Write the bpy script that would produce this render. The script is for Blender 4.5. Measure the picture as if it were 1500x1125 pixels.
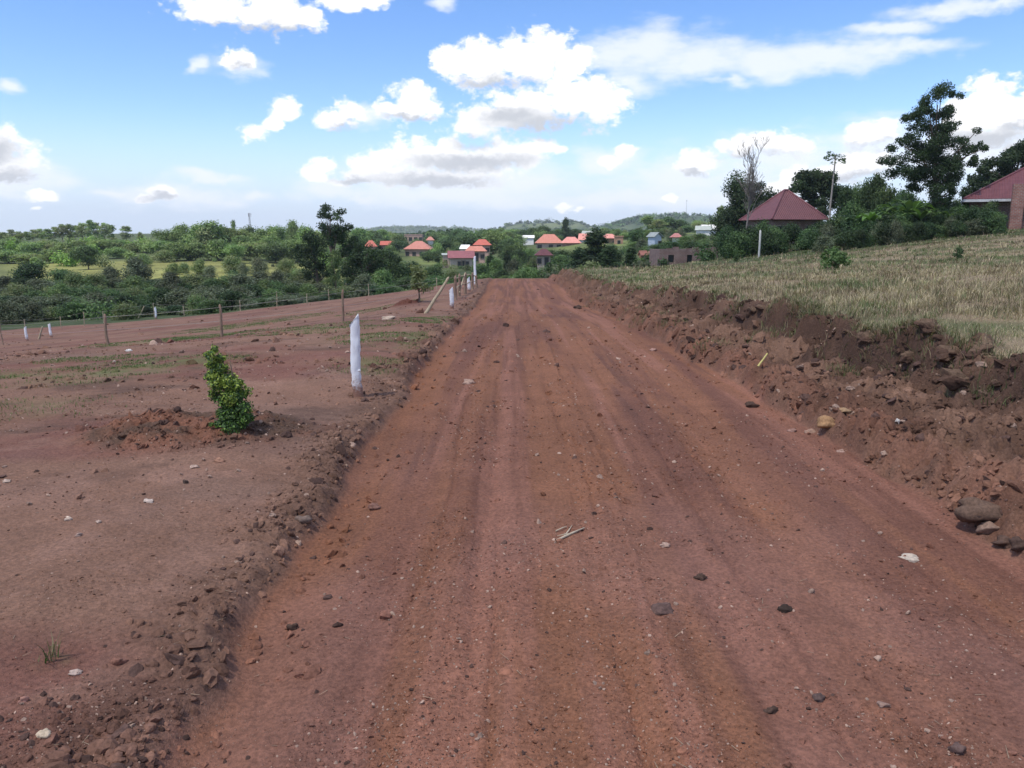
import bpy, bmesh, math, random
import numpy as np
from mathutils import Vector, Matrix

for o in list(bpy.data.objects):
    bpy.data.objects.remove(o, do_unlink=True)
S = bpy.context.scene
COL = S.collection
RAD = math.radians

# ------------------------------------------------------------------ camera
F_PX, W_PX, H_PX = 1155.0, 1500.0, 1125.0
PITCH = RAD(10.7)
CAM_Z = 1.6
cam_d = bpy.data.cameras.new("camera")
cam_d.sensor_width = 36.0
cam_d.lens = 36.0 * F_PX / W_PX
cam_d.clip_start = 0.05
cam_d.clip_end = 20000.0
cam = bpy.data.objects.new("camera", cam_d)
COL.objects.link(cam)
cam.location = (0, 0, CAM_Z)
cam.rotation_euler = (RAD(90) - PITCH, 0, 0)
S.camera = cam

# ------------------------------------------------------------------ exposure
S.view_settings.view_transform = 'Standard'
S.view_settings.look = 'None'
S.view_settings.gamma = 1.0
S.view_settings.exposure = 0.57
S.view_settings.use_curve_mapping = False
try:
    S.cycles.max_bounces = 8
    S.cycles.transparent_max_bounces = 16
    S.cycles.caustics_reflective = False
    S.cycles.caustics_refractive = False
except Exception:
    pass

SUN_EL, SUN_AZ = RAD(64), math.atan2(-0.75, -0.66)      # azimuth measured from +Y towards +X
TO_SUN = Vector((math.cos(SUN_EL) * math.sin(SUN_AZ), math.cos(SUN_EL) * math.cos(SUN_AZ), math.sin(SUN_EL)))
sun_d = bpy.data.lights.new("sun", 'SUN')
sun_d.energy = 3.6
sun_d.angle = RAD(0.5)
sun_d.color = (1.0, 0.95, 0.87)
sun = bpy.data.objects.new("sun", sun_d)
COL.objects.link(sun)
sun.rotation_euler = (-TO_SUN).to_track_quat('-Z', 'Y').to_euler()
sun.location = TO_SUN * 50


def ray(px, py):
    """direction of a pixel of the photograph, scaled so that y = 1"""
    a, b = (px - W_PX / 2) / F_PX, (H_PX / 2 - py) / F_PX
    y = math.cos(PITCH) + b * math.sin(PITCH)
    z = -math.sin(PITCH) + b * math.cos(PITCH)
    return a / y, z / y


def at(px, py, Y):
    rx, rz = ray(px, py)
    return Vector((rx * Y, Y, CAM_Z + rz * Y))


# ------------------------------------------------------------------ sky
class NT:
    def __init__(self, tree):
        self.t = tree

    def n(self, typ, ins=None, **props):
        nd = self.t.nodes.new(typ)
        for k, v in props.items():
            setattr(nd, k, v)
        for k, v in (ins or {}).items():
            s = nd.inputs[k]
            if isinstance(v, bpy.types.NodeSocket):
                self.t.links.new(v, s)
            else:
                s.default_value = v
        return nd

    def math(self, op, a, b=None, c=None, clamp=False):
        ins = {0: a}
        if b is not None:
            ins[1] = b
        if c is not None:
            ins[2] = c
        return self.n('ShaderNodeMath', ins, operation=op, use_clamp=clamp).outputs[0]

    def vmath(self, op, a, b=None, c=None):
        ins = {0: a}
        if b is not None:
            ins[1] = b
        if c is not None:
            ins[2] = c
        nd = self.n('ShaderNodeVectorMath', ins, operation=op)
        return nd.outputs[1] if op in ('LENGTH', 'DISTANCE', 'DOT_PRODUCT') else nd.outputs[0]

    def noise(self, vec, scale, detail=4, rough=0.55, out=0, dim='3D'):
        return self.n('ShaderNodeTexNoise', {'Vector': vec, 'Scale': scale, 'Detail': detail, 'Roughness': rough},
                      noise_dimensions=dim).outputs[out]

    def smooth(self, x, lo, hi, a=0.0, b=1.0):
        nd = self.n('ShaderNodeMapRange', interpolation_type='SMOOTHSTEP')
        self.t.links.new(x, nd.inputs[0])
        for i, v in enumerate((lo, hi, a, b)):
            nd.inputs[i + 1].default_value = v
        return nd.outputs[0]

    def mix(self, f, a, b, mode='MIX'):
        nd = self.t.nodes.new('ShaderNodeMix')
        nd.data_type = 'RGBA'
        nd.blend_type = mode
        for s, v in ((nd.inputs[0], f), (nd.inputs[6], a), (nd.inputs[7], b)):
            if isinstance(v, bpy.types.NodeSocket):
                self.t.links.new(v, s)
            else:
                s.default_value = v if not isinstance(v, tuple) or len(v) == 4 else (*v, 1)
        return nd.outputs[2]


# cumulus heaps as (x, y, rx, ry) in photo pixels, turned into azimuth and elevation of the sky
CUMULUS = [(325, 12, 70, 22), (400, 22, 70, 24), (452, 28, 36, 17), (515, 2, 55, 14),
           (352, 84, 25, 17), (330, 92, 14, 10),
           (22, 242, 46, 28), (0, 222, 40, 26), (-40, 225, 60, 45),
           (418, 160, 31, 20), (395, 182, 20, 15), (370, 196, 30, 18),
           (515, 168, 30, 21), (483, 178, 27, 15),
           (603, 145, 36, 31), (590, 164, 47, 17), (630, 160, 22, 16),
           (650, 88, 28, 20), (700, 92, 55, 34), (760, 88, 60, 40), (805, 78, 45, 36), (840, 92, 34, 30), (632, 80, 14, 10),
           (840, 142, 70, 42), (880, 150, 52, 42), (770, 160, 70, 42), (725, 172, 50, 30), (690, 178, 36, 22),
           (460, 258, 26, 15), (482, 242, 22, 16), (545, 240, 40, 30), (600, 232, 50, 34), (655, 226, 50, 30),
           (700, 238, 50, 26), (750, 228, 60, 30), (800, 215, 36, 14), (560, 262, 80, 16), (650, 262, 90, 18), (500, 272, 26, 9),
           (1445, 150, 40, 38), (1425, 165, 36, 28), (1480, 168, 44, 30), (1510, 150, 30, 34), (1440, 205, 60, 22),
           (1020, 238, 30, 18), (1003, 246, 24, 11), (912, 222, 20, 13), (890, 236, 20, 10),
           (1075, 214, 30, 17), (1130, 208, 40, 20), (1165, 214, 30, 15),
           (1275, 198, 36, 18), (1300, 188, 28, 16), (1262, 242, 44, 26), (1230, 252, 30, 16), (1165, 262, 30, 20), (1140, 272, 24, 12),
           (235, 284, 28, 13), (212, 293, 20, 6), (57, 290, 18, 7), (52, 304, 9, 4), (828, 302, 16, 8), (845, 305, 12, 5),
           (983, 287, 18, 6), (1180, 300, 26, 8)]
WISPY = [(17, 124, 16, 11), (282, 93, 12, 12), (345, 96, 46, 18), (545, 175, 30, 14),
         (900, 75, 60, 26), (960, 72, 70, 34), (1020, 84, 90, 28), (1110, 88, 110, 27), (1210, 84, 110, 20),
         (1310, 74, 80, 13), (1290, 45, 60, 10), (1390, 14, 80, 10), (935, 112, 50, 22), (1060, 118, 40, 6),
         (1455, 6, 50, 8), (650, 4, 30, 10),
         (300, 260, 40, 9), (250, 285, 90, 18), (360, 287, 26, 8), (540, 295, 40, 7), (160, 282, 30, 7),
         (880, 236, 50, 22), (1000, 262, 130, 26), (1150, 232, 130, 40), (1280, 220, 90, 40), (930, 290, 160, 20),
         (660, 290, 170, 18), (20, 260, 70, 30), (1420, 230, 110, 40), (700, 270, 200, 34), (1080, 290, 150, 20), (470, 280, 60, 14)]

# grey flat bases of the larger heaps
BASES = [(800, 188, 85, 20), (745, 172, 40, 14), (720, 118, 60, 10), (700, 210, 40, 12), (690, 238, 110, 12), (640, 268, 110, 14), (520, 270, 40, 8), (15, 262, 50, 12), (-10, 222, 34, 16),
         (1440, 206, 70, 16), (1490, 186, 30, 8), (505, 188, 24, 8), (600, 176, 40, 6), (240, 292, 30, 6), (1110, 230, 60, 9), (1250, 262, 50, 9), (1020, 254, 30, 6), (1285, 214, 40, 7), (350, 98, 20, 6), (390, 44, 90, 8)]


def build_world():
    w = bpy.data.worlds.new("World")
    S.world = w
    w.use_nodes = True
    w.cycles.sampling_method = 'MANUAL'
    w.cycles.sample_map_resolution = 512
    t = w.node_tree
    t.nodes.clear()
    N = NT(t)

    def field(name, blobs):
        g = bpy.data.node_groups.new(name, 'ShaderNodeTree')
        g.interface.new_socket('Vector', in_out='INPUT', socket_type='NodeSocketVector')
        g.interface.new_socket('Value', in_out='OUTPUT', socket_type='NodeSocketFloat')
        G = NT(g)
        gi, go = g.nodes.new('NodeGroupInput'), g.nodes.new('NodeGroupOutput')
        cur = None
        for (px, py, rx, ry) in blobs:
            ax, az = ray(px, py)
            u, v = math.atan2(ax, 1), math.atan2(az, math.hypot(ax, 1))
            a, b = 1.12 * rx / F_PX, 1.12 * ry / F_PX
            ln = G.vmath('LENGTH', G.vmath('MULTIPLY_ADD', gi.outputs[0], (1 / a, 1 / b, 0), (-u / a, -v / b, 0)))
            cur = ln if cur is None else G.math('SMOOTH_MIN', cur, ln, 0.4)
        g.links.new(G.math('SUBTRACT', 1.0, cur), go.inputs[0])
        return g

    def use(g, vec):
        nd = t.nodes.new('ShaderNodeGroup')
        nd.node_tree = g
        t.links.new(vec, nd.inputs[0])
        return nd.outputs[0]

    d = N.n('ShaderNodeTexCoord').outputs['Generated']
    sep = N.n('ShaderNodeSeparateXYZ', {0: d})
    u = N.math('ARCTAN2', sep.outputs[0], sep.outputs[1])
    v = N.math('ARCSINE', sep.outputs[2])
    p = N.n('ShaderNodeCombineXYZ', {0: u, 1: v}).outputs[0]
    stretch = N.vmath('MULTIPLY', d, (1, 1, 1.5))
    w1 = N.vmath('SUBTRACT', N.noise(stretch, 14, 3, 0.5, out=1), (0.5, 0.5, 0.5))
    w2 = N.vmath('SUBTRACT', N.noise(stretch, 60, 5, 0.6, out=1), (0.5, 0.5, 0.5))
    pw = N.vmath('MULTIPLY_ADD', w2, (0.012, 0.010, 0), N.vmath('MULTIPLY_ADD', w1, (0.035, 0.022, 0), p))
    cg, wg = field('cumulus_field', CUMULUS), field('wisp_field', WISPY)
    vo = N.n('ShaderNodeTexVoronoi', {'Vector': N.vmath('MULTIPLY_ADD', w2, (0.02, 0.02, 0.02), stretch), 'Scale': 42.0, 'Detail': 3.0, 'Roughness': 0.55},
             feature='F1').outputs['Distance']
    fine = N.noise(stretch, 90, 6, 0.62)
    base = use(cg, pw)
    dens = N.math('ADD', N.math('MULTIPLY_ADD', vo, -0.55, base), N.math('MULTIPLY_ADD', fine, 0.5, 0.22))
    alpha = N.smooth(dens, 0.0, 0.46)
    # self-shadow painted grey into the sky colour at the hand-placed cloud bases
    up = use(field('base_field', BASES), N.vmath('MULTIPLY_ADD', w2, (0.02, 0.012, 0), pw))
    shade = N.smooth(N.math('MULTIPLY_ADD', N.noise(stretch, 16, 5, 0.6), 0.9, up), 0.1, 1.25)
    white = N.mix(shade, (0.82, 0.82, 0.83), (0.45, 0.47, 0.51))
    wbase = use(wg, N.vmath('MULTIPLY_ADD', w1, (0.05, 0.015, 0), pw))
    veil = N.smooth(v, 0.145, 0.0, 0.0, 0.92)
    wn = N.noise(N.vmath('MULTIPLY', d, (1, 1, 3.0)), 22, 6, 0.6)
    wa = N.math('MULTIPLY', N.smooth(N.math('MULTIPLY_ADD', wn, 1.3, wbase), 0.48, 1.5), 0.85)
    # scattered fair-weather cloud over the part of the sky behind and above the picture
    high = N.smooth(N.math('ABSOLUTE', u), 0.75, 1.1)
    top = N.smooth(v, 0.30, 0.5)
    rest = N.math('MULTIPLY', N.math('MAXIMUM', high, top), N.smooth(N.noise(stretch, 3.2, 7, 0.6), 0.46, 0.60))
    sky = N.n('ShaderNodeTexSky', sky_type='NISHITA')
    sky.sun_disc = False
    sky.sun_elevation = SUN_EL
    sky.sun_rotation = SUN_AZ
    sky.altitude = 1200
    sky.air_density = 1.0
    sky.dust_density = 0.25
    sky.ozone_density = 2.5
    hs = N.n('ShaderNodeHueSaturation', {'Saturation': 1.2, 'Value': 1.0, 'Color': sky.outputs[0]})
    bg_sky = N.n('ShaderNodeBackground', {'Color': N.mix(1.0, hs.outputs[0], (1.04, 0.945, 1.02), 'MULTIPLY'), 'Strength': SKY_STRENGTH}).outputs[0]
    bg_w = N.n('ShaderNodeBackground', {'Color': (0.68, 0.71, 0.77, 1), 'Strength': 1.0}).outputs[0]
    bg_c = N.n('ShaderNodeBackground', {'Color': white, 'Strength': 1.0}).outputs[0]
    bg_v = N.n('ShaderNodeBackground', {'Color': (0.42, 0.51, 0.64, 1), 'Strength': 1.0}).outputs[0]
    sky_v = N.n('ShaderNodeMixShader', {0: veil, 1: bg_sky, 2: bg_v}).outputs[0]
    m0 = N.n('ShaderNodeMixShader', {0: wa, 1: sky_v, 2: bg_w}).outputs[0]
    m1 = N.n('ShaderNodeMixShader', {0: N.math('MAXIMUM', alpha, rest), 1: m0, 2: bg_c}).outputs[0]
    out = t.nodes.new('ShaderNodeOutputWorld')
    t.links.new(m1, out.inputs[0])


SKY_STRENGTH = 0.142
build_world()

# ------------------------------------------------------------------ helpers
def tag(o, label=None, cat=None, group=None, kind=None):
    for k, v in (("label", label), ("category", cat), ("group", group), ("kind", kind)):
        if v:
            o[k] = v
    return o


def raw_mesh(name, V, F, mats, col=None, smooth=False, mi=None):
    """V (n,3); F one array or a list of arrays (m,k) of vertex indices; col per-vertex (n,3)"""
    me = bpy.data.meshes.new(name)
    Fs = [f for f in (F if isinstance(F, (list, tuple)) else [F]) if len(f)]
    V = np.asarray(V, np.float32)
    idx = np.concatenate([np.asarray(f, np.int32).ravel() for f in Fs])
    tot = np.concatenate([np.full(len(f), np.asarray(f).shape[1], np.int32) for f in Fs])
    me.vertices.add(len(V))
    me.vertices.foreach_set('co', V.ravel())
    me.loops.add(len(idx))
    me.loops.foreach_set('vertex_index', idx)
    me.polygons.add(len(tot))
    me.polygons.foreach_set('loop_start', np.concatenate([[0], np.cumsum(tot)[:-1]]).astype(np.int32))
    for m in (mats if isinstance(mats, (list, tuple)) else [mats]):
        me.materials.append(m)
    if mi is not None:
        me.polygons.foreach_set('material_index', np.asarray(mi, np.int32))
    me.update(calc_edges=True)
    me.polygons.foreach_set('use_smooth', np.full(len(tot), smooth))
    if col is not None:
        a = me.color_attributes.new('Col', 'FLOAT_COLOR', 'POINT')
        c = np.ones((len(V), 4), np.float32)
        c[:, :3] = col
        a.data.foreach_set('color', c.ravel())
    return me


def link(name, me, parent=None, loc=None):
    o = bpy.data.objects.new(name, me)
    COL.objects.link(o)
    if parent is not None:
        o.parent = parent
    if loc is not None:
        o.location = loc
    return o


def empty(name, loc, rz=0.0, label=None, cat=None, group=None):
    o = bpy.data.objects.new(name, None)
    o.empty_display_size = 0.2
    COL.objects.link(o)
    o.location = loc
    o.rotation_euler = (0, 0, rz)
    return tag(o, label, cat, group)


def copy_tree(o, parent=None):
    kids = list(o.children)
    c = o.copy()
    COL.objects.link(c)
    if parent is not None:
        c.parent = parent
    for ch in kids:
        copy_tree(ch, c)
    return c


def smoothstep(a, b, x):
    t = np.clip((np.asarray(x, float) - a) / (b - a), 0, 1)
    return t * t * (3 - 2 * t)


def _hash(ix, iy, seed):
    h = (ix.astype(np.int64) * 374761393 + iy.astype(np.int64) * 668265263 + seed * 974634777) & 0xFFFFFFFF
    h = ((h ^ (h >> 13)) * 1274126177) & 0xFFFFFFFF
    h = h ^ (h >> 16)
    return (h & 0xFFFF) / 65535.0


def vnoise(x, y, seed=0):
    """smooth value noise in -1..1"""
    x, y = np.broadcast_arrays(np.asarray(x, float), np.asarray(y, float))
    ix, iy = np.floor(x), np.floor(y)
    fx, fy = x - ix, y - iy
    ix, iy = ix.astype(np.int64), iy.astype(np.int64)
    ux, uy = fx * fx * fx * (fx * (fx * 6 - 15) + 10), fy * fy * fy * (fy * (fy * 6 - 15) + 10)
    a, b = _hash(ix, iy, seed), _hash(ix + 1, iy, seed)
    c, d = _hash(ix, iy + 1, seed), _hash(ix + 1, iy + 1, seed)
    return ((a + (b - a) * ux) * (1 - uy) + (c + (d - c) * ux) * uy) * 2 - 1


def fbm(x, y, octv=4, seed=0, gain=0.5):
    s, a, t = 0.0, 1.0, 0.0
    x, y = np.asarray(x, float), np.asarray(y, float)
    for i in range(octv):
        xr, yr = x * 0.8 - y * 0.6, x * 0.6 + y * 0.8
        s = s + a * vnoise(x, y, seed + i * 17)
        t += a
        a *= gain
        x, y = xr * 2.03 + 11.3, yr * 2.03 - 7.7
    return s / t


def cells(x, y, seed=0):
    """rounded lumps 0..1 (one minus the distance to the nearest scattered point)"""
    x, y = np.broadcast_arrays(np.asarray(x, float), np.asarray(y, float))
    ix, iy = np.floor(x).astype(np.int64), np.floor(y).astype(np.int64)
    best = np.full(x.shape, 9.0)
    for dx in (-1, 0, 1):
        for dy in (-1, 0, 1):
            cx, cy = ix + dx, iy + dy
            r = 0.35 + 0.75 * _hash(cx, cy, seed + 5)
            d = np.hypot(cx + _hash(cx, cy, seed) - x, cy + _hash(cx, cy, seed + 9) - y) / r
            best = np.minimum(best, d)
    return np.clip(1 - best, 0, 1)


# ------------------------------------------------------------------ terrain
YS = np.array([-60, 0, 6, 12, 30, 50, 58, 75, 100, 150, 230, 350, 600, 1500.])
TAB = {
    -400: [-6, -6, -6, -6, -6, -6, -6, -6, -5.5, -4.6, -2.0, 0, 2, 4],
    -120: [-3, -3, -3.4, -4, -5, -5.4, -5.4, -5.4, -5.3, -4.8, -2.2, -.6, 1.5, 4],
    -60: [-1.4, -1.5, -2, -2.8, -4.5, -4.8, -5.0, -5.2, -5.2, -4.8, -2.8, -1, 1, 4],
    -26: [-.5, -.5, -.8, -1.5, -3.3, -3.85, -4.3, -4.9, -5.3, -5.6, -5.2, -2.5, .5, 4],
    -13: [-.1, -.1, -.2, -.6, -2.3, -2.65, -3.1, -4.1, -5.0, -5.6, -4.9, -2.2, .5, 3.5],
    -7: [0.05, 0.05, 0, -.25, -1.6, -1.95, -2.4, -3.6, -4.8, -5.5, -4.4, -2, .5, 3],
    -2.2: [.2, .12, .10, 0, -.85, -1.22, -1.6, -2.9, -4.4, -5.1, -3.4, -1.4, .5, 3],
    -1.0: [.2, 0, 0, -.1, -.85, -1.15, -1.5, -2.9, -4.4, -5.0, -3.3, -1.4, .5, 3],
    2.4: [.2, 0, 0, -.1, -.85, -1.15, -1.5, -2.8, -4.2, -4.8, -3.0, -1.3, .5, 3],
    4.6: [.25, .05, .05, -.05, -.75, -1.05, -1.4, -2.6, -4.0, -4.7, -2.8, -1.2, .5, 3],
    12: [1.0, .9, .85, .75, .1, -.55, -.75, -1.5, -2.9, -4.1, -2.3, -.8, 1, 3],
    20: [1.6, 1.5, 1.4, 1.3, .75, .2, .1, -.2, -1.0, -2.2, -1.2, 0, 1, 3],
    30: [2.5, 2.3, 2.2, 2.1, 1.6, 1.25, 1.2, 1.2, .6, -.8, -.3, .5, 1.5, 3],
    42: [3.2, 3, 3, 2.9, 2.5, 2.2, 2.2, 2.3, 2, .8, .8, 1, 2, 3],
    60: [4.2, 4, 4, 3.9, 3.5, 3.1, 3.1, 3.4, 3.4, 2.5, 2, 2, 2.5, 3],
    150: [6, 6, 6, 6, 5.5, 5, 5, 5, 5, 4, 3, 3, 3, 3],
    400: [8, 8, 8, 8, 7, 7, 7, 7, 7, 6, 5, 4, 3, 3]}
XS = np.array(sorted(TAB), float)
TV = np.array([TAB[int(k) if k == int(k) else k] for k in sorted(TAB)], float)    # (nx, ny)


def _pchip_slopes(xs, v):
    h = np.diff(xs)
    d = np.diff(v, axis=-1) / h
    m = np.zeros_like(v)
    w1, w2 = 2 * h[1:] + h[:-1], h[1:] + 2 * h[:-1]
    d0, d1 = d[..., :-1], d[..., 1:]
    ok = d0 * d1 > 0
    den = w1 / np.where(ok, d0, 1) + w2 / np.where(ok, d1, 1)
    m[..., 1:-1] = np.where(ok, (w1 + w2) / np.where(ok, den, 1), 0)
    m[..., 0], m[..., -1] = d[..., 0], d[..., -1]
    return m


def _herm(xs, v, m, x):
    """v, m (..., n) with leading shape equal to x's shape, or (n,)"""
    x = np.clip(x, xs[0], xs[-1])
    i = np.clip(np.searchsorted(xs, x, side='right') - 1, 0, len(xs) - 2)
    h = xs[i + 1] - xs[i]
    t = (x - xs[i]) / h
    if v.ndim == 1:
        a, b, ma, mb = v[i], v[i + 1], m[i], m[i + 1]
    else:
        ii = i[..., None]
        g = lambda q, k: np.take_along_axis(q, k, -1)[..., 0]
        a, b, ma, mb = g(v, ii), g(v, ii + 1), g(m, ii), g(m, ii + 1)
    t2, t3 = t * t, t * t * t
    return (2 * t3 - 3 * t2 + 1) * a + (t3 - 2 * t2 + t) * h * ma + (3 * t2 - 2 * t3) * b + (t3 - t2) * h * mb


_MY = _pchip_slopes(YS, TV)


def macro(x, y):
    x, y = np.broadcast_arrays(np.asarray(x, float), np.asarray(y, float))
    sh = x.shape
    x, y = x.ravel(), y.ravel()
    cols = np.stack([_herm(YS, TV[k], _MY[k], y) for k in range(len(XS))], -1)
    return _herm(XS, cols, _pchip_slopes(XS, cols), x).reshape(sh)


def edge_l(y):
    return -1.06 - 0.006 * np.clip(y, 0, 50) + 0.07 * vnoise(y * 0.9, 3.3, 1) + 0.035 * vnoise(y * 3.1, 8.3, 2)


def edge_r(y):
    return 2.42 + 0.10 * vnoise(y * 0.55, 1.3, 3) + 0.05 * vnoise(y * 2.3, 5.3, 4) + 0.16 * smoothstep(7, 3, y)


def near_fade(y):
    return smoothstep(58, 50, y)


def bank_top(y):
    return 1.55 + 0.22 * vnoise(y * 0.8, 9.1, 6) + 0.20 * fbm(y * 2.4, y * 0.3 + 2.2, 4, 7, .6) - 0.5 * smoothstep(18, 45, y) + 0.25 * smoothstep(8, 5, y)


PLOT_FAR = lambda x: 46.0 + (x + 30) * 0.26 + 1.2 * vnoise(x * 0.35, 4.4, 8)


def zones(x, y):
    xl, xr = edge_l(y), edge_r(y)
    nf = near_fade(y)
    road = smoothstep(xl - 0.04, xl + 0.05, x) * smoothstep(xr + 0.05, xr - 0.04, x) * nf
    t = x - xr
    bt = bank_top(y)
    bank = smoothstep(-0.02, 0.06, t) * smoothstep(bt + 0.35, bt - 0.05, t) * nf
    verge_w = 0.30 + 0.12 * vnoise(y * 0.9, 7.7, 11)
    verge = smoothstep(xl + 0.03, xl - 0.06, x) * smoothstep(xl - verge_w - 0.25, xl - verge_w * 0.45, x) * nf
    mound = np.exp(-(((x + 2.46) * 0.86 + (y - 6.0) * 0.4) / 0.66) ** 2 - (((y - 5.85) * 0.9 - (x + 2.45) * .25) / 0.42) ** 2)
    mound2 = np.exp(-((x + 4.05) / 0.55) ** 2 - ((y - 29.7) / 0.7) ** 2)
    return dict(road=road, bank=bank, verge=verge, mound=mound, mound2=mound2, xl=xl, xr=xr, t=t, bt=bt, nf=nf)


def surface(x, y):
    z = macro(x, y)
    q = zones(x, y)
    xl, t, bt, nf = q['xl'], q['t'], q['bt'], q['nf']
    # bank on the right: foot berm, rough slope, a steep torn face and the field's edge
    steep = 0.55 + 0.45 * smoothstep(-0.3, 0.5, vnoise(y * 0.45, 6.6, 21)) * smoothstep(26, 9, y)
    face_w = 0.55 - 0.40 * steep
    rise = 0.10 * smoothstep(0.0, 0.16, t) + (0.16 - 0.05 * steep) * smoothstep(0.1, 1.25, t) + \
        (0.20 + 0.17 * steep) * smoothstep(bt - face_w, bt, t)
    pit = smoothstep(.35, .8, cells(x * 1.5, y * 1.15, 24)) * np.exp(-((t - bt + 0.30) / 0.24) ** 2) * smoothstep(24, 10, y)
    rise = rise - 0.26 * pit + 0.05 * np.exp(-((t - bt - .05) / .16) ** 2) * smoothstep(-.2, .5, vnoise(y * 1.9, 3.1, 25))
    back = smoothstep(14, bt + 1.0, t)
    z = z + rise * nf * np.where(t > bt, back, 1.0)
    foot = np.exp(-((t - 0.28) / 0.2) ** 2) * (0.05 + 0.07 * smoothstep(-0.2, 0.6, vnoise(y * 0.7, 1.1, 22)))
    z = z + foot * nf
    # left verge windrow and the graded trench beside it
    vg = smoothstep(xl + 0.06, xl - 0.10, x) * smoothstep(xl - 1.6, xl - 0.25, x) * nf
    z = z + vg * (0.050 + 0.03 * vnoise(y * 1.1, 2.5, 23))
    trench = np.exp(-((x - xl - 0.14) / 0.14) ** 2) * nf
    z = z - 0.03 * trench
    # plot: soft tractor undulation
    plot = smoothstep(-1.3, -2.0, x) * nf
    z = z + plot * 0.05 * fbm(x * 0.35, y * 0.8, 3, 31) * smoothstep(4, 10, y)
    z = z + 0.10 * q['mound'] + 0.15 * q['mound2']
    # wheel tracks on the road, long and slightly wandering
    wob = 0.05 * vnoise(y * 0.35, 0.5, 41)
    rx = x + wob
    road = q['road']
    trk = 0
    for c, wd, am in ((-0.55, .10, -.008), (-0.30, .05, .012), (-0.12, .035, -.016), (0.02, .05, .010), (0.20, .06, -.010),
                      (0.42, .035, -.018), (0.55, .06, .012), (0.95, .12, -.010), (1.25, .06, .011), (1.45, .05, -.013), (1.9, .12, .010)):
        trk = trk + am * np.exp(-((rx - c - 0.03 * vnoise(y * 0.8, c * 9, 42)) / wd) ** 2) * (0.55 + 0.45 * vnoise(y * 0.6, c * 5 + 3, 43))
    crisp = 0
    for c, wd, am in ((-0.42, .018, -.020), (-0.06, .016, -.022), (0.10, .014, .014), (0.48, .016, -.022), (0.60, .016, .016), (1.08, .02, -.016), (1.36, .018, -.018), (1.72, .02, .014), (2.0, .02, -.014), (-0.72, .02, -.012)):
        crisp = crisp + am * np.exp(-((rx - c - 0.05 * vnoise(y * 0.45, c * 7 + 2, 45) - 0.012 * vnoise(y * 3.5, c * 3, 46)) / wd) ** 2) * smoothstep(-.35, .35, vnoise(y * 0.55, c * 11, 47))
    z = z + road * (trk * 1.6 + 0.8 * crisp + 0.010 * fbm(x * 7, y * 0.5, 3, 48) + 0.014 * fbm(x * 1.2, y * 0.6, 3, 44))
    # crumbs: lumps on the verge, the bank, the planting mound and the road's windrows
    lump = 0.50 * cells(x * 7, y * 7, 51) + 0.32 * cells(x * 15, y * 15, 52) + 0.22 * cells(x * 31 + 3, y * 31, 53)
    wind = np.exp(-((rx + 0.32) / 0.16) ** 2) + 0.7 * np.exp(-((rx - 0.55) / 0.12) ** 2) + 0.6 * np.exp(-((rx - 1.45) / .2) ** 2)
    wind = wind * smoothstep(-0.35, 0.5, vnoise(x * 1.3, y * 0.5, 54))
    rough = np.clip(0.75 * q['verge'] + 1.15 * q['bank'] + 1.1 * smoothstep(.12, .5, q['mound']) + 1.5 * q['mound2'], 0, 1.5) + 0.17 * road * wind + 0.035 * road \
        + 0.045 * plot + 0.16 * plot * smoothstep(0.15, 0.6, fbm(x * 0.5, y * 1.2, 3, 55)) * smoothstep(5, 8, y)
    rough = rough * (0.35 + 0.65 * smoothstep(-0.5, 0.4, fbm(x * 1.7, y * 1.7, 2, 56)))
    z = z + rough * 0.12 * lump * nf
    z = z + (q['bank'] * (0.09 * cells(x * 3.3, y * 3.3, 59) * smoothstep(-.1, .4, fbm(x * .9, y * .9, 2, 60)) + 0.10 * fbm(x * 6.5, y * 6.5, 4, 64, 0.65)) + q['bank'] * 0.11 * fbm(x * 3.1, y * 3.1, 4, 57, 0.6)) * nf
    z = z + 0.004 * fbm(x * 22, y * 22, 3, 58) * smoothstep(30, 8, y)
    # field and hillside unevenness
    fld = smoothstep(bt, bt + 0.8, t)
    z = z + fld * 0.06 * fbm(x * 0.9, y * 0.9, 3, 61) + smoothstep(60, 90, y) * 0.5 * fbm(x * 0.04, y * 0.04, 3, 62)
    return z


def grow(start, step0, rate, end):
    out, s = [start], step0
    while out[-1] < end:
        out.append(out[-1] + s)
        s *= rate
    return np.array(out)


gx_r = grow(4.4, 0.016, 1.023, 1500)
gx_l = -grow(2.9, 0.016, 1.023, 1500)[::-1]
GX = np.concatenate([gx_l, np.arange(-2.9, 4.4, 0.0145)[1:], gx_r])
GX = np.unique(np.round(GX, 5))
ys, yy = [], 1.75
while yy < 60:
    ys.append(yy)
    yy += max(0.0085, 0.0044 * yy)
ys += list(grow(yy, 0.3, 1.022, 3200))
GY = np.concatenate([-grow(-1.6, 0.05, 1.12, 80)[::-1], np.array(ys)])
GY = np.unique(np.round(GY, 5))
MX, MYG = np.meshgrid(GX, GY)
GZ = surface(MX, MYG)


def hz(x, y):
    """height of the built ground (bilinear on the grid)"""
    x, y = np.asarray(x, float), np.asarray(y, float)
    i = np.clip(np.searchsorted(GX, x) - 1, 0, len(GX) - 2)
    j = np.clip(np.searchsorted(GY, y) - 1, 0, len(GY) - 2)
    a, b = (x - GX[i]) / (GX[i + 1] - GX[i]), (y - GY[j]) / (GY[j + 1] - GY[j])
    return (GZ[j, i] * (1 - a) + GZ[j, i + 1] * a) * (1 - b) + (GZ[j + 1, i] * (1 - a) + GZ[j + 1, i + 1] * a) * b


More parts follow.
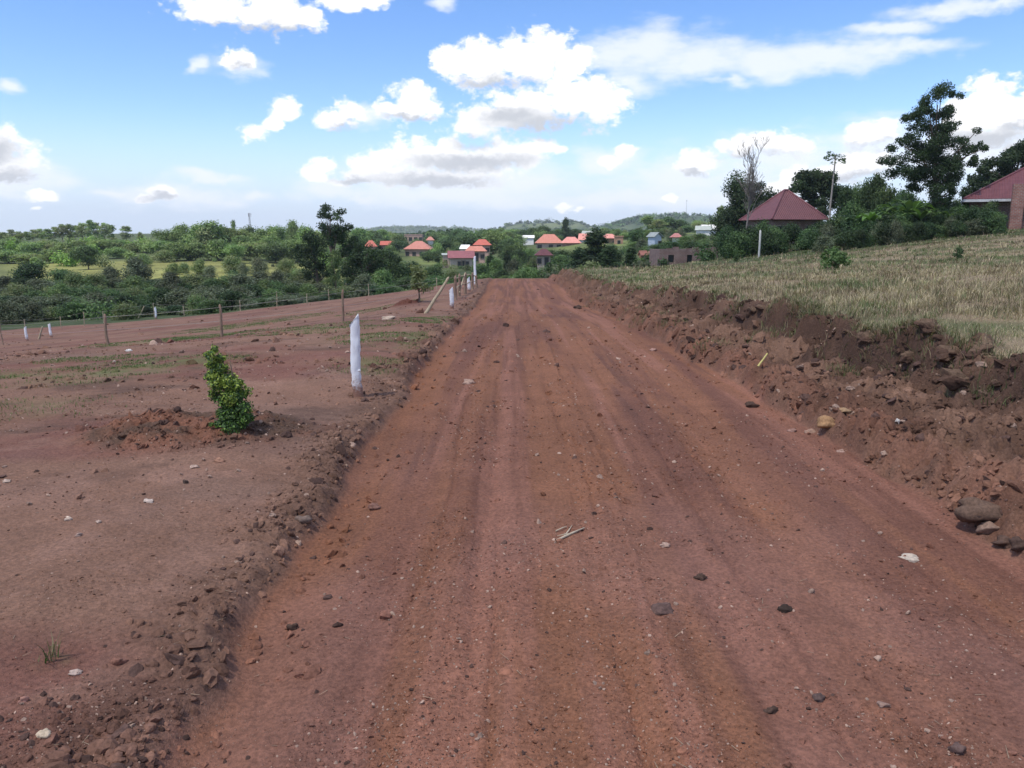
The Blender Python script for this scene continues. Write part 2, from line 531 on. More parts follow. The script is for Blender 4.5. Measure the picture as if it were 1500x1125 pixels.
def on(px, py, y0=1.8, y1=400.):
    """the point of the ground that a pixel of the photograph looks at"""
    rx, rz = ray(px, py)
    Y = y0 * (y1 / y0) ** np.linspace(0, 1, 4000)
    d = CAM_Z + rz * Y - hz(rx * Y, Y)
    k = int(np.argmax(d < 0)) if (d < 0).any() else len(Y) - 1
    y = float(Y[k])
    return Vector((rx * y, y, float(hz(rx * y, y))))


# ------------------------------------------------------------------ ground colours (soil, stain and cover of the ground itself, plus painted shade on the cut bank)
def lerp(a, b, t):
    return a + (b - a) * t[..., None]


def soil_colour(x, y):
    q = zones(x, y)
    n1 = fbm(x * 0.8, y * 0.5, 4, 71)
    n2 = fbm(x * 4.5, y * 4.5, 4, 72)
    n3 = fbm(x * 26, y * 26, 3, 73)
    sp = np.maximum(0.016 + 0.023 * np.maximum(0, np.maximum(x - 4.4, -2.9 - x)), 0.0044 * np.abs(y))
    n3 = n3 * np.exp(-(sp * 26) ** 2)
    n2 = n2 * np.exp(-(sp * 4.5) ** 2)
    c_plot, c_road, c_dark, c_red = (np.array(v) for v in ((.218, .120, .081), (.224, .100, .057), (.128, .073, .051), (.212, .093, .049)))
    c = lerp(np.broadcast_to(c_plot, x.shape + (3,)), np.array((.185, .085, .062)), smoothstep(-0.1, 0.45, fbm(x * 0.35 + 4, y * 0.9, 4, 74)))
    c = lerp(c, np.array((.17, .13, .11)), 0.22 * smoothstep(0.1, 0.5, fbm(x * 0.6 - 9, y * 0.9 + 4, 4, 75)))
    c = lerp(c, np.array((.115, .066, .047)), 0.75 * smoothstep(0.12, 0.42, fbm(x * 1.1 + 21, y * 2.0, 5, 86, .6)) * smoothstep(3.2, 6, y))
    c = lerp(c, np.array((.27, .155, .112)), 0.5 * smoothstep(0.15, 0.45, fbm(x * 1.5 - 3, y * 1.6, 5, 87, .6)))
    rd = lerp(np.broadcast_to(c_road, x.shape + (3,)), np.array((.165, .074, .050)), smoothstep(-0.2, 0.45, fbm(x * 3.2, y * 0.2, 4, 76)))
    rd = lerp(rd, np.array((.27, .125, .085)), 0.7 * smoothstep(0.05, 0.4, fbm(x * 5.5 + 9, y * 0.16, 4, 82)))
    rd = lerp(rd, np.array((.13, .062, .045)), 0.65 * smoothstep(0.12, 0.4, fbm(x * 9 + 3, y * 0.3, 4, 83)) * smoothstep(-.3, .2, fbm(x, y * .4, 2, 84)))
    tr = np.exp(-((x - q['xl'] - 0.15) / 0.16) ** 2) + 0.5 * np.exp(-((x - .3) / .25) ** 2) * smoothstep(4, 8, y) * smoothstep(40, 14, y)
    rd = lerp(rd, c_red, np.clip(tr, 0, 1) * 0.5)
    rd = lerp(rd, np.array((.23, .115, .086)), 0.6 * smoothstep(0.0, 0.5, fbm(x * 1.1 + 5, y * 0.5, 3, 77)) * smoothstep(7, 3, y))
    c = lerp(c, rd, q['road'])
    c = lerp(c, lerp(np.broadcast_to(c_dark, x.shape + (3,)), np.array((.20, .115, .08)), smoothstep(-0.2, 0.5, n2)), np.clip(q['verge'], 0, 1) * (0.7 + 0.2 * n1))
    bk = lerp(np.broadcast_to(np.array((.115, .064, .043)), x.shape + (3,)), np.array((.195, .112, .075)), smoothstep(-0.2, 0.4, fbm(x * 2.1, y * 2.1, 4, 78)))
    bk = lerp(bk, np.array((.19, .085, .055)), smoothstep(0.75, 0.1, q['t']) * (0.5 + 0.5 * n2))
    hollow_shade = smoothstep(-.62, -.22, q['t'] - q['bt']) * smoothstep(26, 12, y) * (0.55 + 0.45 * smoothstep(-.3, .2, fbm(x * 2.6, y * 2.6, 3, 85)))
    bk = lerp(bk, np.array((.066, .039, .029)), hollow_shade * 0.85)  # shade of undercut hollows painted dark into the upper face of the cut
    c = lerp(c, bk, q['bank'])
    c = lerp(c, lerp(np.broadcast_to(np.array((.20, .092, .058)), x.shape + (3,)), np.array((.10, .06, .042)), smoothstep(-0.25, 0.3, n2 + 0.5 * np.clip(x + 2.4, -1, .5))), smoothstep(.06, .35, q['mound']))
    c = lerp(c, np.array((.12, .045, .03)), smoothstep(.1, .4, q['mound2']))
    # cover: field grass, weeds on the plot, green beyond it
    fld = smoothstep(q['bt'] - 0.02, q['bt'] + 0.25, q['t'] + 0.10 * n2) * q['nf']
    gr = lerp(np.broadcast_to(np.array((.25, .190, .120)), x.shape + (3,)), np.array((.115, .115, .052)), smoothstep(-0.15, 0.35, fbm(x * 0.45, y * 0.35, 4, 79) + 0.25 * smoothstep(12, 30, y) - .1))
    c = lerp(c, gr, fld)
    weeds = np.zeros_like(x)
    for (px, py, rx, ry, am) in WEEDS:
        p = on(px, py)
        weeds = np.maximum(weeds, am * np.exp(-((x - p.x) / rx) ** 2 - ((y - p.y) / ry) ** 2))
    weeds = weeds * smoothstep(-0.5, 0.3, n2 + 0.6 * n3) * smoothstep(-1.2, -1.6, x)
    c = lerp(c, np.array((.10, .135, .045)), np.clip(weeds, 0, 1) * 0.85)
    far = np.clip(1 - q['nf'] + smoothstep(0, 1.5, y - PLOT_FAR(x)) * smoothstep(0, -2, x), 0, 1)
    fg = lerp(np.broadcast_to(np.array((.055, .075, .028)), x.shape + (3,)), np.array((.17, .175, .055)) * (1 + .5 * fbm(x * .12, y * .12, 4, 81))[..., None], smoothstep(108, 122, y) * smoothstep(185, 165, y) * smoothstep(-.16, -.24, x / np.maximum(y, 1)) * smoothstep(-.68, -.58, x / np.maximum(y, 1)))
    fg = lerp(fg, np.array((.12, .15, .045)), smoothstep(-0.1, 0.4, fbm(x * 0.05, y * 0.05, 4, 80)) * smoothstep(100, 160, y) * smoothstep(-40, -20, x))
    c = lerp(c, fg, far)
    return np.clip(c * (1 + 0.16 * n2 + 0.14 * n3)[..., None] * (1 + 0.10 * n1)[..., None], 0.01, 0.9), weeds


WEEDS = [(240, 532, .9, .5, 1.0), (170, 545, .7, .35, .9), (275, 494, 1.6, .9, 1.0), (230, 500, 1.2, .5, .7), (140, 525, .7, .3, .9), (30, 548, .8, .35, .7),
         (560, 535, .5, .5, .8), (600, 540, .35, .4, .6), (700, 395, .1, .1, 0), (640, 468, .6, 1.2, .9), (590, 495, .9, 1.0, .8), (400, 470, 2.2, 1.6, .6),
         (470, 480, 1.2, 1.2, .6), (75, 965, .05, .05, 1.0), (330, 480, 2.0, 1.2, .6), (560, 450, 1.5, 2, .4), (20, 600, .8, .5, .4), (90, 560, .6, .3, .4)]


def ground_material(name, scale=1.0, speck=0.6, bump=0.85):
    m = bpy.data.materials.new(name)
    m.use_nodes = True
    t = m.node_tree
    N = NT(t)
    b = t.nodes['Principled BSDF']
    pos = N.n('ShaderNodeNewGeometry').outputs['Position']
    at_ = N.n('ShaderNodeAttribute', attribute_name='Col').outputs['Color']
    fine = N.noise(pos, 55 * scale, 6, 0.65)
    grit = N.noise(pos, 260 * scale, 3, 0.6)
    vo = N.n('ShaderNodeTexVoronoi', {'Vector': pos, 'Scale': 95.0 * scale, 'Randomness': 1.0})
    vcol = N.n('ShaderNodeSeparateColor', {0: vo.outputs['Color']})
    pebble = N.math('MULTIPLY', N.smooth(vo.outputs['Distance'], 0.34, 0.22), N.smooth(vcol.outputs[0], 0.70, 0.74))
    patch = N.smooth(N.noise(pos, 1.6, 4, 0.6), 0.45, 0.68)
    f = N.math('MULTIPLY', pebble, N.math('MULTIPLY', patch, speck))
    base = N.mix(1.0, at_, N.mix(N.smooth(fine, 0.3, 0.7), (0.72, 0.72, 0.73), (1.26, 1.25, 1.24)), 'MULTIPLY')
    base = N.mix(N.smooth(grit, 0.60, 0.72, 0, 0.35), base, (0.36, 0.25, 0.20))
    base = N.mix(N.smooth(grit, 0.40, 0.30, 0, 0.5), base, (0.07, 0.04, 0.03))
    base = N.mix(f, base, N.mix(vcol.outputs[1], (0.30, 0.17, 0.12), (0.42, 0.31, 0.24)))
    t.links.new(base, b.inputs['Base Color'])
    b.inputs['Roughness'].default_value = 0.95
    b.inputs['Specular IOR Level'].default_value = 0.15
    mid = N.noise(pos, 17 * scale, 5, 0.7)
    hsum = N.math('ADD', N.math('MULTIPLY_ADD', mid, 1.3, N.math('MULTIPLY', fine, 0.7)), N.math('MULTIPLY_ADD', pebble, 0.5, N.math('MULTIPLY', grit, 0.35)))
    bp = N.n('ShaderNodeBump', {'Height': hsum, 'Strength': bump, 'Distance': 0.012})
    t.links.new(bp.outputs[0], b.inputs['Normal'])
    return m


M_SOIL = ground_material('soil')
M_FAR = ground_material('hillside', 0.02, 0.0, 0.3)


def build_ground():
    ny, nx = MX.shape
    V = np.stack([MX, MYG, GZ], -1).reshape(-1, 3)
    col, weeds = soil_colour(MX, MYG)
    col = col.reshape(-1, 3)
    I = np.arange(ny * nx).reshape(ny, nx)
    Q = np.stack([I[:-1, :-1], I[:-1, 1:], I[1:, 1:], I[1:, :-1]], -1).reshape(-1, 4)
    cx = (MX[:-1, :-1] + MX[1:, 1:]).ravel() / 2
    cy = (MYG[:-1, :-1] + MYG[1:, 1:]).ravel() / 2
    xl, xr, bt = edge_l(cy), edge_r(cy), bank_top(cy)
    near = cy < 57
    far = (~near) | ((cy > PLOT_FAR(cx)) & (cx < -1.2))
    road = (~far) & (cx > xl) & (cx < xr)
    bank = (~far) & (cx >= xr) & (cx - xr < bt + 0.1)
    field = (~far) & (cx >= xr) & ~bank
    plot = (~far) & (cx <= xl)
    for name, mask, mat in (('road', road, M_SOIL), ('earth_bank', bank, M_SOIL), ('field', field, M_SOIL), ('ground', plot, M_SOIL), ('terrain', far, M_FAR)):
        F = Q[mask]
        used, inv = np.unique(F.ravel(), return_inverse=True)
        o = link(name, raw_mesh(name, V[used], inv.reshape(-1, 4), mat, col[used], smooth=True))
        o['kind'] = 'structure'


build_ground()

# ------------------------------------------------------------------ cloud overhead whose shade lies on the foreground
def cloud_overhead():
    alt = 700.0
    off = TO_SUN * (alt / TO_SUN.z)
    # outline of its shade on the ground, x and y
    foot = [(-420, 60), (-150, 112), (-60, 117), (-25, 128), (-8, 170), (25, 172), (50, 150), (110, 120), (200, 60), (240, -80), (120, -220), (-150, -240), (-380, -120)]
    P = np.array(foot, float)
    c = np.array([0.0, 0.0])
    ang = np.linspace(0, 2 * np.pi, 180, endpoint=False)
    pa = np.arctan2(P[:, 1] - c[1], P[:, 0] - c[0])
    order = np.argsort(pa)
    pr = np.hypot(P[:, 0], P[:, 1])[order]
    R = np.interp(ang, pa[order] % (2 * np.pi) if False else np.unwrap(np.concatenate([pa[order], pa[order][:1] + 2 * np.pi])), np.concatenate([pr, pr[:1]]), period=2 * np.pi)
    rings = np.sin(np.linspace(0.02, np.pi / 2, 26))
    V, F = [], []
    n = len(ang)
    for side in (1, -1):
        for r in rings:
            x, y = R * r * np.cos(ang), R * r * np.sin(ang)
            lump = 18 * fbm(x / 60, y / 60, 4, 91) + 24 * cells(x / 70, y / 70, 92)
            h = np.sqrt(1 - min(r, 0.9999) ** 2)
            z = (h * 60 + lump * h) if side > 0 else (-8 * h - 0.25 * lump * h)
            w = 1 + 0.05 * fbm(np.cos(ang) * 5, np.sin(ang) * 5, 4, 93) * smoothstep(.6, 1, r)
            V.append(np.stack([x * w, y * w, z], -1))
    V = np.concatenate(V)
    m = len(rings)
    for s in (0, 1):
        for k in range(m - 1):
            a = s * m * n + k * n + np.arange(n)
            b = s * m * n + k * n + (np.arange(n) + 1) % n
            q = np.stack([a, b, b + n, a + n], -1)
            F.append(q if s == 0 else q[:, ::-1])
    mt = bpy.data.materials.new('cloud_vapour')
    mt.use_nodes = True
    t = mt.node_tree
    t.nodes.clear()
    N = NT(t)
    tr = N.n('ShaderNodeBsdfTransparent', {0: (1, 1, 1, 1)}).outputs[0]
    tl = N.n('ShaderNodeBsdfTranslucent', {0: (.97, .97, .98, 1)}).outputs[0]
    o_ = t.nodes.new('ShaderNodeOutputMaterial')
    t.links.new(N.n('ShaderNodeMixShader', {0: CLOUD_OPACITY, 1: tr, 2: tl}).outputs[0], o_.inputs[0])
    ob = link('cloud', raw_mesh('cloud', V, F, mt, smooth=True), loc=off)
    ob['kind'] = 'structure'


CLOUD_OPACITY = 0.30
cloud_overhead()


# ------------------------------------------------------------------ plant materials
def leaf_material(name, trans=0.30, rough=0.55):
    m = bpy.data.materials.new(name)
    m.use_nodes = True
    t = m.node_tree
    b = t.nodes['Principled BSDF']
    N = NT(t)
    c = N.n('ShaderNodeAttribute', attribute_name='Col').outputs['Color']
    oi = N.n('ShaderNodeObjectInfo').outputs['Random']
    hs = N.n('ShaderNodeHueSaturation', {'Hue': N.math('MULTIPLY_ADD', oi, 0.03, 0.485), 'Saturation': 0.95,
                                         'Value': N.math('MULTIPLY_ADD', oi, 0.4, 0.8), 'Color': c}).outputs[0]
    t.links.new(hs, b.inputs['Base Color'])
    b.inputs['Roughness'].default_value = rough
    b.inputs['Specular IOR Level'].default_value = 0.25
    tl = N.n('ShaderNodeBsdfTranslucent', {0: N.mix(1.0, hs, (1.1, 1.25, 0.6), 'MULTIPLY')}).outputs[0]
    mx = N.n('ShaderNodeMixShader', {0: trans, 1: b.outputs[0], 2: tl}).outputs[0]
    t.links.new(mx, t.nodes['Material Output'].inputs[0])
    return m


def noisy_material(name, c1, c2, scale=8.0, rough=0.85, bump=0.3, stretch=(1, 1, 1), dist=0.02, spec=0.2, coords='Object'):
    m = bpy.data.materials.new(name)
    m.use_nodes = True
    t = m.node_tree
    b = t.nodes['Principled BSDF']
    N = NT(t)
    tc = N.n('ShaderNodeTexCoord').outputs[coords]
    v = N.vmath('MULTIPLY', tc, stretch)
    n = N.noise(v, scale, 5, 0.6)
    t.links.new(N.mix(N.smooth(n, 0.3, 0.7), c1, c2), b.inputs['Base Color'])
    b.inputs['Roughness'].default_value = rough
    b.inputs['Specular IOR Level'].default_value = spec
    bp = N.n('ShaderNodeBump', {'Height': N.noise(v, scale * 3, 5, 0.6), 'Strength': bump, 'Distance': dist})
    t.links.new(bp.outputs[0], b.inputs['Normal'])
    return m


M_LEAF = leaf_material('leaves')
M_GRASS = leaf_material('grass_blades', 0.25, 0.7)
M_BARK = noisy_material('bark', (.10, .075, .055), (.19, .15, .115), 6, stretch=(4, 4, 1))
M_PALE_BARK = noisy_material('pale_bark', (.24, .20, .17), (.42, .38, .33), 5, stretch=(3, 3, 1))

GREENS = dict(
    dark=((0.026, 0.049, 0.018), (0.058, 0.098, 0.034)),
    deep=((0.043, 0.082, 0.028), (0.094, 0.156, 0.053)),
    mid=((0.085, 0.144, 0.044), (0.169, 0.254, 0.081)),
    light=((0.144, 0.220, 0.061), (0.270, 0.355, 0.118)),
    olive=((0.144, 0.178, 0.068), (0.254, 0.280, 0.127)),
    grey=((0.127, 0.161, 0.094), (0.220, 0.246, 0.152)),
    bright=((0.118, 0.237, 0.040), (0.254, 0.397, 0.068)),
    young=((0.179, 0.276, 0.036), (0.374, 0.439, 0.073)),
    dusky=((0.075, 0.094, 0.047), (0.144, 0.152, 0.081)))


def tube(path, radii, k=7):
    """tapered round tube along a list of points; returns V, F(quads)"""
    path = [Vector(p) for p in path]
    V, n = [], len(path)
    for i, p in enumerate(path):
        d = (path[min(i + 1, n - 1)] - path[max(i - 1, 0)]).normalized()
        a = d.orthogonal().normalized() if abs(d.z) > 0.99 else d.cross(Vector((0, 0, 1))).normalized()
        b = d.cross(a)
        for j in range(k):
            t = 2 * math.pi * j / k
            V.append(p + (a * math.cos(t) + b * math.sin(t)) * radii[i])
    F = [(i * k + j, i * k + (j + 1) % k, (i + 1) * k + (j + 1) % k, (i + 1) * k + j) for i in range(n - 1) for j in range(k)]
    c = len(V)
    V.append(path[-1] + (path[-1] - path[-2]).normalized() * radii[-1])
    F2 = [((n - 1) * k + j, (n - 1) * k + (j + 1) % k, c) for j in range(k)]
    return np.array([tuple(v) for v in V]), np.array(F), np.array(F2)


class Geo:
    """collects pieces into one mesh"""
    def __init__(self):
        self.V, self.Q, self.T, self.C, self.n = [], [], [], [], 0

    def add(self, V, Q=None, T=None, C=None):
        V = np.asarray(V, float)
        self.V.append(V)
        if Q is not None and len(Q):
            self.Q.append(np.asarray(Q) + self.n)
        if T is not None and len(T):
            self.T.append(np.asarray(T) + self.n)
        self.C.append(np.broadcast_to(np.asarray(C if C is not None else (1, 1, 1), float), (len(V), 3)))
        self.n += len(V)

    def tube(self, path, radii, k=7, C=None):
        V, Q, T = tube(path, radii, k)
        self.add(V, Q, T, C)

    def mesh(self, name, mats, smooth=False):
        fs = []
        if self.Q:
            fs.append(np.concatenate(self.Q))
        if self.T:
            fs.append(np.concatenate(self.T))
        return raw_mesh(name, np.concatenate(self.V), fs, mats, np.concatenate(self.C), smooth)


def leaf_cards(rng, pts, nrm, size, hue, asp=0.55, droop=0.0):
    """diamond leaf faces folded along the midrib"""
    n = len(pts)
    nrm = nrm / (np.linalg.norm(nrm, axis=1, keepdims=True) + 1e-9)
    r = rng.normal(size=(n, 3))
    r[:, 2] -= droop
    ax = r - nrm * (r * nrm).sum(1, keepdims=True)
    ax /= np.linalg.norm(ax, axis=1, keepdims=True) + 1e-9
    sd = np.cross(nrm, ax)
    s = (np.asarray(size) * rng.uniform(0.7, 1.35, n))[:, None]
    a = pts - ax * s * 0.5
    b = pts + sd * s * asp * 0.5 - nrm * s * 0.08 - ax * s * 0.05
    c = pts + ax * s * 0.5 - nrm * s * 0.12
    d = pts - sd * s * asp * 0.5 - nrm * s * 0.08 - ax * s * 0.05
    V = np.stack([a, b, c, d], 1).reshape(-1, 3)
    I = np.arange(n) * 4
    Q = np.stack([I, I + 1, I + 2, I + 3], -1)
    lo, hi = (np.array(v) for v in GREENS[hue] if True)
    t = rng.random(n) ** 1.3
    C = lo + (hi - lo) * t[:, None]
    C = np.repeat(C * rng.uniform(0.85, 1.15, (n, 1)), 4, 0)
    return V, Q, C


def clump_leaves(rng, cl, per, leaf, hue, up=0.4, flat=0.8):
    """leaf faces filling round clumps; cl (n,4) centre and radius"""
    cl = np.asarray(cl, float)
    cnt = np.maximum(4, (per * (cl[:, 3] / cl[:, 3].mean()) ** 2).astype(int))
    k = np.repeat(np.arange(len(cl)), cnt)
    d = rng.normal(size=(len(k), 3))
    d /= np.linalg.norm(d, axis=1, keepdims=True)
    rad = cl[k, 3] * (0.35 + 0.65 * rng.random(len(k)) ** 0.45) * rng.uniform(0.7, 1.3, len(k))
    p = cl[k, :3] + d * rad[:, None] * np.array([1, 1, flat])
    nrm = d * 0.8 + rng.normal(size=d.shape) * 0.55 + np.array([0, 0, up])
    return leaf_cards(rng, p, nrm, leaf, hue)


def crown_clumps(rng, w, d, z0, z1, n, r, form='round'):
    """clump centres spread through an uneven crown"""
    out = []
    h = z1 - z0
    while len(out) < n:
        t = rng.random()
        if form == 'round':
            prof = math.sin(math.pi * min(1, 0.14 + 0.80 * t)) ** 0.6
        elif form == 'cone':
            prof = 1.05 * (1 - t) ** 0.8 + 0.08
        elif form == 'umbrella':
            prof = 0.35 + 0.65 * smoothstep(0.0, 0.7, t) * (1 - 0.5 * smoothstep(.8, 1, t))
        elif form == 'column':
            prof = 0.75 + 0.25 * math.sin(t * 9)
        else:
            prof = (1 - t * t) ** 0.5
        a = rng.uniform(0, 2 * math.pi)
        q = rng.random() ** 0.5
        rr = r * rng.uniform(0.65, 1.3)
        lop = 1 + 0.22 * math.sin(a * 2 + w * 7) + 0.15 * math.sin(a * 3 + h)
        out.append((math.cos(a) * q * max(0.05, w / 2 * prof * lop - rr * .6), math.sin(a) * q * max(0.05, d / 2 * prof * lop - rr * .6), z0 + rr * .5 + t * (h - rr), rr))
    return np.array(out)


def limbs(geo, rng, cl, base_r, fork, top, count=8, lean=(0, 0)):
    """tapered trunk with limbs that reach into the clumps"""
    n = 6
    path = [(lean[0] * t * t * top + 0.03 * top * math.sin(3 * t + base_r * 40), lean[1] * t * t * top, t * top) for t in np.linspace(0, 1, n)]
    geo.tube(path, [base_r * (1.25 if i == 0 else 1 - 0.8 * i / (n - 1)) for i in range(n)], 8)
    idx = rng.permutation(len(cl))[:count]
    for i in idx:
        c = Vector(cl[i][:3])
        t0 = min(0.92, max(fork / top, (c.z / top) * rng.uniform(0.45, 0.8)))
        s = Vector((lean[0] * t0 * t0 * top + 0.03 * top * math.sin(3 * t0 + base_r * 40), lean[1] * t0 * t0 * top, t0 * top))
        mid = s.lerp(c, 0.5) + Vector((0, 0, 0.08 * (c - s).length))
        r = base_r * (1 - 0.8 * t0) * 0.55
        geo.tube([s, mid, c], [r, r * 0.7, r * 0.3], 5)


def tree_meshes(seed, h, w, hue, form='round', clear=0.25, n=26, per=60, leaf=0.3, trunk=0.03, up=0.4, limb=8, depth=None, hue2=None, rad=None):
    """(crown mesh, trunk mesh) of a tree of height h and crown width w, base at the origin"""
    rng = np.random.default_rng(seed)
    z0 = h * clear
    r = rad or (w * 0.20)
    cl = crown_clumps(rng, w, depth or w, z0, h, n, r, form)
    g = Geo()
    cut = int(len(cl) * (0.35 if hue2 else 0))
    if cut:
        V, Q, C = clump_leaves(rng, cl[:cut], per, leaf, hue2, up)
        g.add(V, Q, None, C)
    V, Q, C = clump_leaves(rng, cl[cut:], per, leaf, hue, up)
    g.add(V, Q, None, C)
    tg = Geo()
    limbs(tg, rng, cl, h * trunk, max(z0 * 0.6, 0.1), h * (0.55 if form in ('round', 'umbrella', 'shrub') else 0.85), limb)
    return g.mesh('crown', M_LEAF), tg.mesh('trunk', M_BARK, True)


def tree_thing(name, meshes, loc, sc=(1, 1, 1), rz=0, label=None, cat='tree', group=None, trunk_mat=None, stem='trunk'):
    t = empty(name, loc, rz, label, cat, group)
    t.scale = sc
    link('crown' if stem == 'trunk' else 'foliage', meshes[0], t)
    link(stem, meshes[1], t)
    return t


def stand(px, top, Y, x=None):
    """foot point and height of a plant whose top shows at row 'top' of the photograph"""
    p = at(px, top, Y)
    g = float(hz(p.x, Y)) - 0.05
    return Vector((p.x, Y, g)), max(0.4, p.z - g)


def wpx(w, Y):
    return w / F_PX * Y * 0.99


# prototypes, each 1 high unit tree is modelled at a real size and scaled when copied
PROTO = {}


def proto(kind, k):
    key = (kind, k)
    if key in PROTO:
        return PROTO[key]
    sd = 100 + 17 * k + 1000 * len(kind)
    if kind == 'broad':
        hue = ('mid', 'deep', 'mid', 'olive', 'deep', 'light')[k]
        hue2 = ('light', 'mid', 'olive', 'light', 'deep', 'mid')[k]
        P = tree_meshes(sd, 9, 8, hue, 'round', 0.14, 44, 120, 0.50, 0.022, hue2=hue2, rad=1.75)
        ref = (9, 8)
    elif kind == 'umbrella':
        P = tree_meshes(sd, 10, 9, ('mid', 'deep')[k], 'umbrella', 0.28, 36, 110, 0.5, 0.02, hue2='light', rad=1.7)
        ref = (10, 9)
    elif kind == 'gum':
        P = tree_meshes(sd, 8, 3.8, ('olive', 'mid', 'grey')[k], 'round', 0.36, 26, 80, 0.32, 0.014, hue2='light', rad=.75)
        ref = (8, 3.8)
    elif kind == 'cone':
        P = tree_meshes(sd, 8, 4.4, ('dark', 'deep')[k], 'cone', 0.03, 60, 110, 0.30, 0.022, hue2='dark', rad=0.75)
        ref = (8, 4.4)
    elif kind == 'shrub':
        hue = ('dusky', 'deep', 'mid', 'grey', 'dark', 'olive')[k]
        P = tree_meshes(sd, 3, 3.6, hue, 'shrub', 0.02, 34, 130, 0.19, 0.015, hue2=('grey', 'mid', 'light', 'dusky', 'deep', 'mid')[k], limb=10, rad=0.75)
        ref = (3, 3.6)
    PROTO[key] = (P, ref)
    return PROTO[key]


def plant(name, kind, k, px, top, w, Y, label, cat='tree', group=None, rng=random.Random(5)):
    P, (h0, w0) = proto(kind, k)
    foot, h = stand(px, top, Y)
    ww = wpx(w, Y) * 1.2
    return tree_thing(name, P, foot, (ww / w0, ww / w0, h / h0), rng.uniform(0, 6.28), label, cat, group, stem='stem' if cat == 'shrub' else 'trunk')

# ------------------------------------------------------------------ trees and shrubs
RR = random.Random(11)

# gum trees along the crest at the far left, thin trunks with sky between them
for i, (px, top, w) in enumerate([(-6, 338, 15), (5, 340, 13), (16, 336, 15), (27, 338, 14), (38, 339, 13), (48, 336, 15), (58, 334, 15), (69, 335, 14), (79, 332, 16), (89, 327, 17),
                                  (100, 328, 15), (109, 330, 15), (119, 325, 18), (131, 322, 18), (141, 326, 16), (151, 325, 15), (161, 329, 15)]):
    plant('gum_tree', 'gum', i % 3, px, top, w, 245 + 8 * ((i * 7) % 3), 'tall thin gum tree of the close row along the crest at the far left', 'tree', 'gum trees along the left crest')
plant('gum_tree', 'gum', 2, 183, 331, 20, 245, 'open crowned gum tree standing just right of the gum row on the left crest', 'tree')
plant('gum_tree', 'gum', 0, 205, 339, 9, 250, 'small lone gum tree against the sky in the gap of the left crest', 'tree')

# sunlit broadleaf trees on the left hillside
for i, (px, top, w, Y) in enumerate([(-4, 352, 40, 205), (18, 350, 36, 212), (42, 354, 36, 200), (66, 352, 34, 208), (92, 356, 34, 198), (118, 352, 32, 212), (146, 350, 34, 205), (172, 352, 30, 214),
                                     (10, 366, 40, 172), (40, 370, 40, 165), (70, 366, 36, 172), (98, 372, 28, 160), (170, 362, 26, 188), (196, 356, 30, 205), (222, 358, 26, 205)]):
    plant('hillside_tree', 'broad', (5, 2, 5, 3, 0, 5)[i % 6], px, top, w, Y, 'sunlit bushy green tree packed among others below the gum row on the left hillside', 'tree', 'trees below the gum row')
for i, (px, top, w, Y) in enumerate([(246, 336, 36, 205), (266, 328, 30, 215), (288, 330, 40, 200), (308, 325, 44, 195), (330, 331, 34, 205), (350, 334, 32, 210), (366, 328, 24, 220), (385, 334, 34, 205),
                                     (405, 330, 30, 212), (428, 324, 22, 205), (446, 330, 28, 200), (462, 336, 28, 205), (236, 352, 30, 190), (258, 354, 40, 176), (284, 356, 36, 178),
                                     (318, 352, 40, 180), (342, 358, 30, 172), (372, 352, 40, 182), (402, 354, 36, 178), (428, 350, 34, 185), (454, 352, 36, 182), (352, 346, 34, 195), (396, 344, 30, 196)]):
    plant('hillside_tree', 'broad' if i % 4 else 'umbrella', (1, 5, 0, 2, 5, 3)[i % 6] if i % 4 else i % 2, px, top, w, Y,
          'green broad crowned tree in the dense wood above the sunlit meadow', 'tree', 'trees of the wood above the meadow')
plant('slender_tree', 'gum', 1, 341, 322, 9, 230, 'very thin feathery treetop poking above the wood left of the mast', 'tree')
plant('meadow_tree', 'broad', 4, 126, 360, 34, 146, 'lone dark tree with a bare lower trunk standing on the sunlit meadow', 'tree')
for i, (px, top, w, Y) in enumerate([(292, 381, 26, 135), (338, 374, 30, 140), (376, 376, 24, 140), (254, 386, 24, 132), (418, 378, 26, 138), (308, 388, 18, 130), (165, 396, 18, 128), (268, 384, 18, 136), (355, 384, 15, 134), (210, 372, 22, 160), (240, 366, 26, 170)]):
    plant('meadow_bush', 'shrub', (2, 5, 3)[i % 3], px, top, w, Y, 'sunlit pale green bush along the upper side of the left meadow', 'shrub', 'bushes along the meadow')

# shaded bushes between the plot and the meadow
plant('round_bush', 'shrub', 0, 196, 378, 46, 108, 'large dusky round bush rising in front of the sunlit meadow', 'shrub')
plant('round_bush', 'shrub', 4, 42, 386, 56, 100, 'broad dark bush at the far left below the pale hillside trees', 'shrub')
plant('round_bush', 'shrub', 0, 160, 392, 34, 106, 'smaller dusky bush touching the left side of the large round bush', 'shrub')
plant('round_bush', 'shrub', 1, 92, 392, 44, 112, 'mid green rounded bush between the dark bush and the meadow tree', 'shrub')
BELT = []
for Y, t0, t1, x0, x1, step, w in ((100, 398, 410, -20, 470, 27, 40), (82, 412, 424, -25, 560, 27, 42), (67, 424, 438, -20, 600, 26, 42), (56, 438, 452, -30, 470, 26, 40)):
    px = x0
    while px < x1:
        BELT.append((px + RR.uniform(-7, 7), RR.uniform(t0, t1) - 0.012 * max(0, px - 100) - (10 if 280 < px < 460 and Y < 70 else 0), w * RR.uniform(.8, 1.25), Y + RR.uniform(-5, 5)))
        px += step
for i, (px, top, w, Y) in enumerate(BELT):
    k = RR.choice((0, 1, 1, 4, 3, 3, 0, 2, 5))
    plant('thicket_shrub', 'shrub', k, px, top, w, Y, 'shaded dark green shrub of the thicket crowding behind the wire fences on the left', 'shrub', 'shrubs of the thicket behind the plot')
